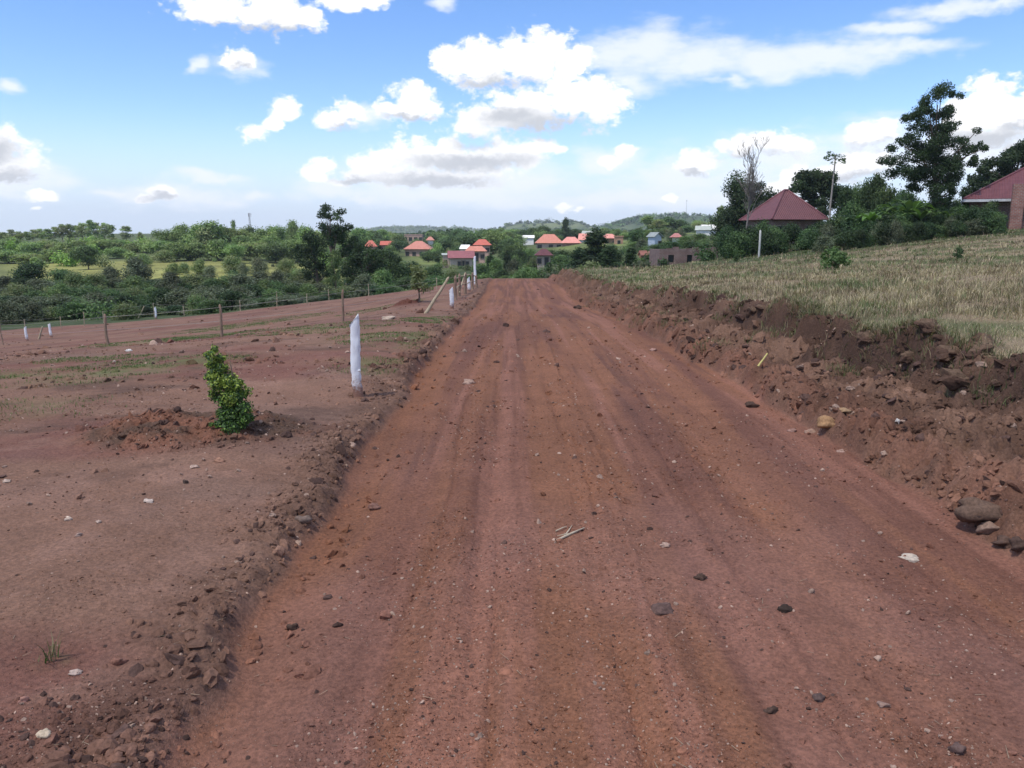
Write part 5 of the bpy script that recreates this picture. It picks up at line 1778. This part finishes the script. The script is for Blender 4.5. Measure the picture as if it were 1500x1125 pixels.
# ------------------------------------------------------------------ stones, clods, grit
def rock_variants(n, sub, seed, rough=.35, flat=.7):
    out = []
    rg = np.random.default_rng(seed)
    for k in range(n):
        bm = bmesh.new()
        bmesh.ops.create_icosphere(bm, subdivisions=sub, radius=1)
        V = np.array([v.co[:] for v in bm.verts])
        T = np.array([[v.index for v in f.verts] for f in bm.faces])
        bm.free()
        for _ in range(7 if rough < .52 else 3):                     # flatten random facets
            d = rg.normal(size=3)
            d /= np.linalg.norm(d)
            c = rg.uniform(.45, .8)
            s = V @ d
            V = V - np.outer(np.maximum(s - c, 0), d) * .85
        nz = fbm(V[:, 0] * 1.7 + k * 7, V[:, 1] * 1.7 + V[:, 2] * 2.3, 3, seed + k)
        V = V * (1 + rough * nz)[:, None] * np.array([rg.uniform(.8, 1.3), rg.uniform(.7, 1.1), flat * rg.uniform(.75, 1.1)])
        out.append((V, T))
    return out


def scatter(name, P, size, variants, cols, seed, mat, sink=.25, kind='stuff', smooth=False):
    """rocks of the given sizes lying on the ground at P (n,2), merged into one uncounted object"""
    rg = np.random.default_rng(seed)
    n = len(P)
    z = hz(P[:, 0], P[:, 1])
    k = rg.integers(len(variants), size=n)
    g = Geo()
    a = rg.uniform(0, 2 * np.pi, n)
    for v, (V, T) in enumerate(variants):
        s = np.where(k == v)[0]
        if not len(s):
            continue
        ca, sa = np.cos(a[s]), np.sin(a[s])
        tx, ty = rg.normal(size=len(s)) * .35, rg.normal(size=len(s)) * .35
        X = V[None, :, 0] * ca[:, None] - V[None, :, 1] * sa[:, None]
        Yv = V[None, :, 0] * sa[:, None] + V[None, :, 1] * ca[:, None]
        Z = V[None, :, 2] + X * tx[:, None] + Yv * ty[:, None]
        W = np.stack([X, Yv, Z], -1) * size[s][:, None, None]
        W[..., 0] += P[s, 0][:, None]
        W[..., 1] += P[s, 1][:, None]
        W[..., 2] += (z[s] + size[s] * (.55 - sink))[:, None]
        TT = (T[None] + (np.arange(len(s)) * len(V))[:, None, None]).reshape(-1, 3)
        C = np.repeat(cols[s], len(V), 0)
        g.add(W.reshape(-1, 3), None, TT, C)
    o = link(name, g.mesh(name, mat, smooth))
    o['kind'] = kind
    return o


def rock_material(name, bump=.5):
    m = bpy.data.materials.new(name)
    m.use_nodes = True
    t = m.node_tree
    N = NT(t)
    b = t.nodes['Principled BSDF']
    c = N.n('ShaderNodeAttribute', attribute_name='Col').outputs['Color']
    pos = N.n('ShaderNodeNewGeometry').outputs['Position']
    n = N.noise(pos, 60, 5, .6)
    t.links.new(N.mix(1.0, c, N.mix(N.smooth(n, .3, .7), (.72, .72, .72), (1.22, 1.2, 1.18)), 'MULTIPLY'), b.inputs['Base Color'])
    b.inputs['Roughness'].default_value = .95
    b.inputs['Specular IOR Level'].default_value = .15
    bp = N.n('ShaderNodeBump', {'Height': N.noise(pos, 180, 4, .65), 'Strength': bump, 'Distance': .006})
    t.links.new(bp.outputs[0], b.inputs['Normal'])
    return m


M_ROCK = rock_material('earth_and_stone')
V1 = rock_variants(14, 1, 300, .5, .75)
V2 = rock_variants(12, 2, 400, .55, .8)
rg = np.random.default_rng(9)


def sample(n, y0, y1, power, half, xlim=None):
    u = rg.random(n)
    q = 1 - power
    y = (y0 ** q + u * (y1 ** q - y0 ** q)) ** (1 / q)
    x = rg.uniform(-1, 1, n) * (half[0] * y + half[1])
    return np.stack([x, y], -1)


def soil_cols(P, light=.18, dark=.35, seed=1):
    c, _ = soil_colour(P[:, 0][None], P[:, 1][None])
    c = c[0]
    r = np.random.default_rng(seed)
    k = r.random(len(P))
    c = c * r.uniform(.75, 1.25, (len(P), 1))
    pale = np.array((.34, .235, .18)) * r.uniform(.7, 1.3, (len(P), 1))
    c = np.where((k < light)[:, None], pale, c)
    dk = np.array((.085, .05, .04)) * r.uniform(.7, 1.4, (len(P), 1))
    return np.clip(np.where((k > 1 - dark)[:, None], dk, c), .02, .8)


def keep(P, f):
    return P[rg.random(len(P)) < f(P)]


def dens_grit(P):
    x, y = P[:, 0], P[:, 1]
    q = zones(x, y)
    wind = np.exp(-((x + 0.32) / 0.2) ** 2) + .8 * np.exp(-((x - 0.55) / 0.16) ** 2) + .7 * np.exp(-((x - 1.45) / .25) ** 2)
    road = q['road'] * (.28 + .9 * wind * smoothstep(-.5, .3, vnoise(x * 1.2, y * .5, 301)) + .35 * smoothstep(0, .4, fbm(x * .9, y * .6, 3, 302)) + .4 * smoothstep(5, 2.5, y) * smoothstep(-.6, 0, x))
    plot = smoothstep(q['xl'], q['xl'] - .4, x) * (.16 + .6 * smoothstep(.0, .45, fbm(x * .7, y * 1.1, 4, 303)))
    trench = np.exp(-((x - q['xl'] - .16) / .16) ** 2)
    fld = smoothstep(q['bt'] - .1, q['bt'] + .2, q['t'])
    d = road + plot + .8 * q['verge'] + .8 * q['bank'] + .9 * smoothstep(.1, .4, q['mound'])
    d = d * (1 - .85 * trench * q['road']) * (1 - fld) * (y < PLOT_FAR(x) + 60 * (x > -1.5)) * q['nf']
    return d * smoothstep(-.5, .35, fbm(x * 2.2, y * 2.2, 3, 304))


def dens_clod(P):
    x, y = P[:, 0], P[:, 1]
    q = zones(x, y)
    fld = smoothstep(q['bt'] + .1, q['bt'] + .5, q['t'])
    plot = smoothstep(q['xl'], q['xl'] - .3, x) * smoothstep(.05, .45, fbm(x * .6, y * 1.3, 3, 305)) * .45 * smoothstep(4.0, 7, y)
    road = q['road'] * (.012 + .14 * (np.exp(-((x + 0.32) / 0.2) ** 2) + np.exp(-((x - .55) / .14) ** 2) + .6 * np.exp(-((x - 1.45) / .2) ** 2)) * smoothstep(0, .5, vnoise(x, y * .6, 306))
                        + .10 * np.exp(-((x - q['xl'] - .2) / .2) ** 2))
    far_r = np.exp(-((q['t'] - .1) / .25) ** 2) * .8
    d = q['verge'] * (.25 + .75 * smoothstep(3, 5.5, y)) + q['bank'] * (.75 + .5 * far_r + .9 * np.exp(-((q['t'] - q['bt'] + .1) / .25) ** 2)) + plot + road + 1.2 * smoothstep(.1, .35, q['mound']) + 1.2 * smoothstep(.1, .3, q['mound2'])
    return d * (1 - fld) * smoothstep(-.55, .25, fbm(x * 1.6, y * 1.6, 3, 307)) * q['nf'] * (y < PLOT_FAR(x) + 60 * (x > -1.5))


P = keep(sample(150000, 1.85, 30, 1.75, (.74, .35)), dens_grit)
sz = np.clip(.0032 * rg.lognormal(0, .55, len(P)), .0016, .016) * np.clip(P[:, 1] / 4, .75, 3.0)
scatter('grit', P, sz, rock_variants(10, 1, 500, .4, .7), soil_cols(P, .14, .10, 2), 21, M_ROCK, .45)
P = keep(sample(110000, 1.85, 50, 1.5, (.74, .4)), dens_clod)
sz = np.clip(.012 * rg.lognormal(0, .65, len(P)) * (1 + .25 * zones(P[:, 0], P[:, 1])['bank']), .004, .05) * np.clip(P[:, 1] / 7, .8, 2.2)
scatter('clods', P, sz, V2[:8], soil_cols(P, .03, .16, 3), 22, M_ROCK, .62)
P = sample(9000, 1.9, 45, 1.6, (.74, .4))
P = keep(P, lambda P: dens_grit(P) * .22)
sz = np.clip(.009 * rg.lognormal(0, .45, len(P)), .005, .03) * np.clip(P[:, 1] / 7, .7, 2.0)
E = sample(2600, 4.2, 22, 1.4, (.74, .4))              # paler chips strewn over the left plot
E = E[(E[:, 0] < edge_l(E[:, 1]) - .4) & (E[:, 1] < 20)]
E = E[rg.random(len(E)) < .10 + .75 * smoothstep(0, .4, fbm(E[:, 0] * .5 + 2, E[:, 1] * .7, 3, 319))]
P = np.concatenate([P, E])
sz = np.concatenate([sz, np.clip(.010 * rg.lognormal(0, .5, len(E)), .005, .03) * np.clip(E[:, 1] / 7, .8, 1.8)])
scatter('pebbles', P, sz, V1, soil_cols(P, .45, .10, 4), 23, M_ROCK, .35)


def stone(px, py, w, h, col, label, cat='stone', name='stone', seed=None, sub=3):
    """one stone w by h photo pixels, its foot at (px, py)"""
    p = on(px, py)
    s = math.hypot(p.y, CAM_Z - p.z) / F_PX
    V, T = rock_variants(1, sub, seed or int(px * 3 + py), .55, 1.0)[0]
    lo, hi = V.min(0), V.max(0)
    V = (V - (lo + hi) / 2) / (hi - lo)
    V = V * np.array([w * s, w * s * .8, h * s * 1.15])
    V[:, 2] += h * s * .12
    V *= 1 + .06 * fbm(V[:, :1] * 30 / (w * s * 4) * .3, V[:, 1:2] * 30, 2, 3)
    o = link(name, raw_mesh(name, V, T, M_ROCK, np.broadcast_to(np.array(col) * .82, (len(V), 3)), sub > 2), None, p)
    return tag(o, label, cat)


PALE, TAN, DKE, BRN = (.50, .36, .29), (.40, .25, .15), (.10, .062, .047), (.24, .13, .10)
stone(687, 562, 20, 10, (.46, .31, .24), 'pale pinkish stone alone on the road right of the nearest white post')
stone(569, 468, 20, 8, (.58, .46, .36), 'whitish rock beside the dark earth heap on the plot', 'rock', 'rock')
stone(65, 1077, 20, 10, (.62, .50, .36), 'cream coloured stone at the bottom left of the plot')
stone(111, 987, 18, 7, (.55, .42, .35), 'flat pale stone on the plot above the cream coloured stone')
stone(34, 1028, 14, 12, (.42, .22, .17), 'pinkish stone near the left edge, left of the cream stone')
stone(549, 746, 20, 13, BRN, 'brown stone on the road beside the graded edge')
stone(445, 765, 24, 15, (.22, .16, .13), 'greyish brown clod on the left verge above the smooth trench', 'clod', 'clod')
stone(429, 921, 16, 13, DKE, 'single dark clod in the smooth trench at the left road edge', 'clod', 'clod')
stone(1026, 848, 20, 11, DKE, 'small dark clod on the road right of the broken twig', 'clod', 'clod')
stone(1151, 894, 24, 12, (.055, .038, .03), 'blackest clod on the right half of the road', 'clod', 'clod')
stone(968, 896, 38, 16, (.16, .10, .085), 'crumbly greyish clod near the middle of the road', 'clod', 'clod')
stone(1200, 1026, 18, 15, (.13, .09, .08), 'round grey stone low in the right half of the road')
stone(1402, 1102, 22, 18, (.17, .11, .095), 'grey brown stone near the bottom right corner')
stone(1128, 1042, 24, 10, DKE, 'flat dark clod left of the round grey stone', 'clod', 'clod')
stone(1294, 1034, 17, 9, (.36, .24, .19), 'pale flat stone on the lower right of the road')
stone(1332, 820, 38, 9, (.60, .50, .40), 'longest whitish flat stone on the right side of the road')
stone(1437, 752, 74, 34, (.17, .108, .078), 'largest boulder of dry earth at the foot of the bank', 'boulder', 'boulder')
stone(1448, 778, 34, 20, (.30, .20, .15), 'pinkish brown rock just below the largest boulder', 'rock', 'rock')
stone(1474, 800, 36, 18, (.13, .08, .06), 'dark clod right of the pinkish rock at the right edge', 'clod', 'clod')
stone(1496, 802, 30, 22, (.11, .07, .055), 'dark clod cut off by the right edge of the photo', 'clod', 'clod')
stone(1213, 622, 34, 18, (.42, .25, .13), 'ochre slab of rock lying on the crumbled bank foot', 'rock', 'rock')
stone(1236, 604, 22, 8, (.40, .26, .15), 'smaller ochre rock touching the ochre slab', 'rock', 'rock')
stone(1186, 634, 16, 9, (.42, .27, .20), 'pinkish stone left of the ochre slab')
stone(1160, 632, 14, 7, (.40, .24, .19), 'pinkish stone at the end of the row left of the ochre slab')
stone(1231, 662, 12, 6, (.50, .33, .26), 'pale pink stone on the road below the ochre slab')
stone(1314, 620, 8, 10, (.58, .54, .50), 'tiny white chip of stone on the dark bank')
stone(1102, 596, 20, 12, DKE, 'dark clod at the road edge under the yellow stick', 'clod', 'clod')
stone(846, 452, 13, 8, DKE, 'dark clod lying on the road near its far right edge', 'clod', 'clod')
stone(957, 514, 11, 6, (.42, .25, .20), 'pinkish stone at the far right road edge')
stone(101, 762, 11, 8, (.60, .47, .38), 'whitish stone at the left of the plot')
stone(144, 766, 9, 6, (.56, .42, .34), 'smaller whitish stone right of another on the left plot')
stone(115, 785, 10, 7, (.42, .30, .25), 'dull pink stone below the two whitish stones on the plot')
stone(218, 735, 14, 6, (.62, .50, .42), 'flat white stone on the plot below the evergreen bush')
stone(286, 685, 16, 7, (.55, .40, .32), 'pale flat stone in front of the planting mound')
stone(322, 676, 18, 9, (.40, .22, .15), 'reddish stone on the front rim of the planting mound')
stone(272, 708, 9, 9, (.12, .085, .07), 'small dark upright stone in front of the planting mound')
stone(974, 800, 16, 8, (.48, .33, .26), 'pale pink stone on the road right of the broken twig')
stone(189, 514, 11, 4, (.72, .70, .66), 'white scrap of stone among weeds on the far plot')
stone(168, 531, 5, 5, (.62, .5, .42), 'small pale stone left of the green weed patch')
stone(10, 706, 14, 6, (.55, .42, .34), 'pale stone at the left edge of the photo')


# torn blocks of turf and soil along the top of the cut
rb = random.Random(17)
CUT = rock_variants(8, 3, 700, .50, .9)
for i in range(46):
    y = 4.6 * (24 / 4.6) ** rb.random()
    x = float(edge_r(y) + bank_top(y)) + rb.uniform(-.26, .10)
    s = rb.uniform(.04, .11) * (1 if rb.random() < .8 else 1.3)
    V, T = CUT[i % 8]
    V = V * np.array([s * rb.uniform(.8, 1.2), s * rb.uniform(.9, 1.4), s * rb.uniform(.7, 1.0)])
    V = V * (1 + .30 * fbm((V[:, 0] + .7 * V[:, 2]) * 1.6 / s + i, (V[:, 1] - .6 * V[:, 2]) * 1.6 / s, 5, 705, .6))[:, None]
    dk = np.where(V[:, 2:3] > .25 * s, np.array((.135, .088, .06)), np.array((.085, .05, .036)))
    o = link('earth_block', raw_mesh('earth_block', V, T, M_ROCK, dk, False), None, (x, y, float(hz(x, y)) + s * rb.uniform(-.45, .0)))
    o.rotation_euler = (rb.uniform(-.3, .3), rb.uniform(-.35, .2), rb.uniform(0, 6.28))
    tag(o, 'torn block of dark earth on the ragged top edge of the road cut', 'clod', 'torn earth blocks along the cut')


# ------------------------------------------------------------------ grass
def blades(P, length, width, cols, seed, lean=.5):
    r = np.random.default_rng(seed)
    n = len(P)
    a = r.uniform(0, 2 * np.pi, n)
    ln = length * r.uniform(.5, 1.3, n)
    b = r.uniform(.15, 1.0, n) * lean
    dx, dy = np.cos(a), np.sin(a)
    z0 = hz(P[:, 0], P[:, 1])
    wx, wy = -dy * width / 2, dx * width / 2
    out = []
    for s, wk in ((0, 1), (.55, .75)):
        cx, cy, cz = P[:, 0] + dx * ln * b * s * s, P[:, 1] + dy * ln * b * s * s, z0 - .01 + ln * s * (1 - .35 * b * s)
        out += [np.stack([cx - wx * wk, cy - wy * wk, cz], -1), np.stack([cx + wx * wk, cy + wy * wk, cz], -1)]
    out.append(np.stack([P[:, 0] + dx * ln * b, P[:, 1] + dy * ln * b, z0 + ln * (1 - .35 * b)], -1))
    V = np.stack(out, 1).reshape(-1, 3)
    I = np.arange(n) * 5
    Q = np.stack([I, I + 1, I + 3, I + 2], -1)
    T = np.stack([I + 2, I + 3, I + 4], -1)
    C = np.repeat(cols, 5, 0)
    return V, Q, T, C


def grass_cols(P, seed):
    r = np.random.default_rng(seed)
    x, y = P[:, 0], P[:, 1]
    gr = smoothstep(-.2, .4, fbm(x * .45, y * .35, 4, 79) + .25 * smoothstep(12, 30, y) - .1 + .25 * fbm(x * 2, y * 2, 2, 311))
    k = r.random(len(P))
    dry = np.array((.40, .315, .205)) * r.uniform(.82, 1.16, (len(P), 1))
    pink = np.array((.35, .255, .18)) * r.uniform(.7, 1.25, (len(P), 1))
    grn = np.array((.15, .175, .07)) * r.uniform(.6, 1.35, (len(P), 1))
    c = np.where((k < .30)[:, None], pink, dry)
    br = np.array((.16, .115, .075)) * r.uniform(.7, 1.3, (len(P), 1))
    c = np.where((r.random(len(P)) < .15 + .5 * smoothstep(-.1, .4, fbm(x * .8 + 7, y * .8, 4, 316)))[:, None], br, c)
    return np.where((r.random(len(P)) < .06 + .46 * gr + .15 * smoothstep(30, 50, y))[:, None], grn, c)


def field_points(n, power):
    u = rg.random(n)
    q = 1 - power
    y0, y1 = 4.6, 68.0
    y = (y0 ** q + u * (y1 ** q - y0 ** q)) ** (1 / q)
    x = edge_r(y) + bank_top(y) - .05 + rg.random(n) ** 1.1 * (.74 * y + 1.0)
    P = np.stack([x, y], -1)
    return P[(x < .74 * y + 1.5)]


P = field_points(230000, 1.35)
T0 = field_points(26000, 1.25)                     # tussocks
T0 = T0[rg.random(len(T0)) < smoothstep(-.35, .35, fbm(T0[:, 0] * .5 + 3, T0[:, 1] * .5, 3, 318))]
TP = (T0[:, None, :] + rg.normal(0, 1, (len(T0), 10, 2)) * (.035 + .001 * T0[:, 1])[:, None, None]).reshape(-1, 2)
tl = np.repeat(rg.uniform(.08, .20, len(T0)), 10)
tc = np.repeat(grass_cols(T0, 41) * rg.uniform(.6, 1.15, (len(T0), 1)), 10, 0)
P = P[rg.random(len(P)) < .18 + .82 * smoothstep(-.25, .35, fbm(P[:, 0] * 1.2, P[:, 1] * 1.2, 4, 312))]
q_ = zones(P[:, 0], P[:, 1])
edge_d = smoothstep(-.1, .6, q_['t'] - q_['bt'] + .25 * fbm(P[:, 0] * 2, P[:, 1] * 2, 2, 313))
P = P[rg.random(len(P)) < .15 + edge_d]
ln = (.03 + .105 * smoothstep(-.35, .55, fbm(P[:, 0] * .7, P[:, 1] * .7, 4, 314))) * (1 + .5 * smoothstep(15, 45, P[:, 1]))
g_ = Geo()
g_.add(*blades(TP, tl, np.clip(.0008 * TP[:, 1], .0035, .045), tc * rg.uniform(.75, 1.25, (len(tc), 1)), 42, 1.1))
g_.add(*blades(P, ln, np.clip(.00072 * P[:, 1], .003, .05), grass_cols(P, 31), 32, 1.25))
o_ = link('field_grass', g_.mesh('field_grass', M_GRASS))
o_['kind'] = 'stuff'
# taller dry stalks with seed heads
P = field_points(7000, 1.2)
P = P[P[:, 1] > 9]
r_ = np.random.default_rng(5)
g_ = Geo()
g_.add(*blades(P, np.full(len(P), .22) * (1 + .5 * smoothstep(25, 50, P[:, 1])), np.clip(.0008 * P[:, 1], .004, .04), np.array((.30, .22, .145)) * r_.uniform(.7, 1.3, (len(P), 1)), 33, .6))
o_ = link('dry_stalks', g_.mesh('dry_stalks', M_GRASS))
o_['kind'] = 'stuff'
# weeds on the plot, tufts on the bank, overhanging roots of grass
pts, col_ = [], []
for (px, py, rx, ry, am) in WEEDS:
    if am < .1:
        continue
    c = on(px, py)
    n = int(6500 * am * min(1, rx * ry) + 150)
    a, r = rg.uniform(0, 6.283, n), np.sqrt(rg.random(n)) * 1.3
    pts.append(np.stack([c.x + np.cos(a) * r * rx, c.y + np.sin(a) * r * ry], -1))
P = np.concatenate(pts)
P = P[(P[:, 0] < edge_l(P[:, 1]) - .15)]
P = P[rg.random(len(P)) < smoothstep(-.3, .3, fbm(P[:, 0] * 2.5, P[:, 1] * 2.5, 3, 315))]
g_ = Geo()
g_.add(*blades(P, np.full(len(P), .028), np.clip(.0010 * P[:, 1], .004, .03), np.array((.11, .17, .05)) * rg.uniform(.6, 1.35, (len(P), 1)), 34, .9))
pts = []
for (px, py, rad, n, hgt) in [(1118, 490, .25, 260, .13), (1128, 476, .3, 260, .14), (1042, 505, .25, 160, .10), (935, 452, .5, 320, .10), (950, 462, .4, 260, .10), (870, 440, .4, 160, .1), (1232, 548, .16, 120, .10), (1428, 535, .2, 160, .10), (1390, 565, .12, 90, .12), (1060, 470, .3, 150, .1),
                              (1215, 500, .15, 70, .14), (1350, 520, .3, 160, .10), (1480, 556, .3, 160, .10), (1170, 470, .3, 140, .12), (985, 470, .3, 120, .1), (75, 966, .025, 14, .02)]:
    c = on(px, py)
    a, r = rg.uniform(0, 6.283, n), np.sqrt(rg.random(n)) * rad
    pts.append(np.stack([c.x + np.cos(a) * r, c.y + np.sin(a) * r], -1))
P = np.concatenate(pts)
c_ = np.where((rg.random(len(P)) < .6)[:, None], np.array((.095, .14, .045)), np.array((.27, .22, .12))) * rg.uniform(.6, 1.3, (len(P), 1))
g_.add(*blades(P, np.full(len(P), .11), np.full(len(P), .006), c_, 35, 1.1))
o_ = link('weeds', g_.mesh('weeds', M_GRASS))
o_['kind'] = 'stuff'
y_ = 5.2 * (45 / 5.2) ** rg.random(16000)
x_ = edge_r(y_) + bank_top(y_) + rg.normal(0, .10, len(y_)) + .02
P = np.stack([x_, y_], -1)
P = P[rg.random(len(P)) < smoothstep(-.2, .4, fbm(P[:, 0] * 1.5, P[:, 1] * 1.5, 3, 317))]
r_ = np.random.default_rng(6)
g_ = Geo()
g_.add(*blades(P, np.full(len(P), .13), np.clip(.0011 * P[:, 1], .004, .03), np.where((r_.random(len(P)) < .55)[:, None], np.array((.27, .205, .13)), np.array((.12, .14, .055))) * r_.uniform(.6, 1.3, (len(P), 1)), 36, 1.5))
o_ = link('bank_turf', g_.mesh('bank_turf', M_GRASS))
o_['kind'] = 'stuff'
# straw and dead roots strewn over the soil
P = keep(sample(1300, 1.9, 16, 1.5, (.74, .4)), lambda P: .25 + dens_clod(P))
n = len(P)
a = rg.uniform(0, 6.283, n)
L = rg.uniform(.012, .05, n)
z = hz(P[:, 0], P[:, 1]) + .004
d = np.stack([np.cos(a), np.sin(a), rg.normal(0, .15, n)], -1) * L[:, None]
sdv = np.stack([-np.sin(a), np.cos(a), np.zeros(n)], -1) * .0016
c0 = np.stack([P[:, 0], P[:, 1], z], -1)
V = np.stack([c0 - sdv, c0 + sdv, c0 + d + sdv * .5 + np.array([0, 0, .003]), c0 + d - sdv * .5 + np.array([0, 0, .003])], 1).reshape(-1, 3)
I = np.arange(n) * 4
g_ = Geo()
g_.add(V, np.stack([I, I + 1, I + 2, I + 3], -1), None, np.repeat(np.array((.33, .24, .16)) * rg.uniform(.6, 1.3, (n, 1)), 4, 0))
o_ = link('straw', g_.mesh('straw', M_GRASS))
o_['kind'] = 'stuff'


# ------------------------------------------------------------------ haze
def haze():
    g = Geo()
    x0, x1, y0, y1, z0, z1 = -1650, 1650, -120, 3450, -14, 90
    box_geo(g, ((x0 + x1) / 2, (y0 + y1) / 2, (z0 + z1) / 2), (x1 - x0, y1 - y0, z1 - z0))
    m = bpy.data.materials.new('haze')
    m.use_nodes = True
    t = m.node_tree
    t.nodes.clear()
    N = NT(t)
    v = N.n('ShaderNodeVolumePrincipled', {'Color': (.80, .87, 1.0, 1), 'Density': HAZE, 'Anisotropy': 0.0})
    o = t.nodes.new('ShaderNodeOutputMaterial')
    t.links.new(v.outputs[0], o.inputs['Volume'])
    ob = link('haze', g.mesh('haze', m))
    ob['kind'] = 'stuff'


HAZE = 0.00016
haze()
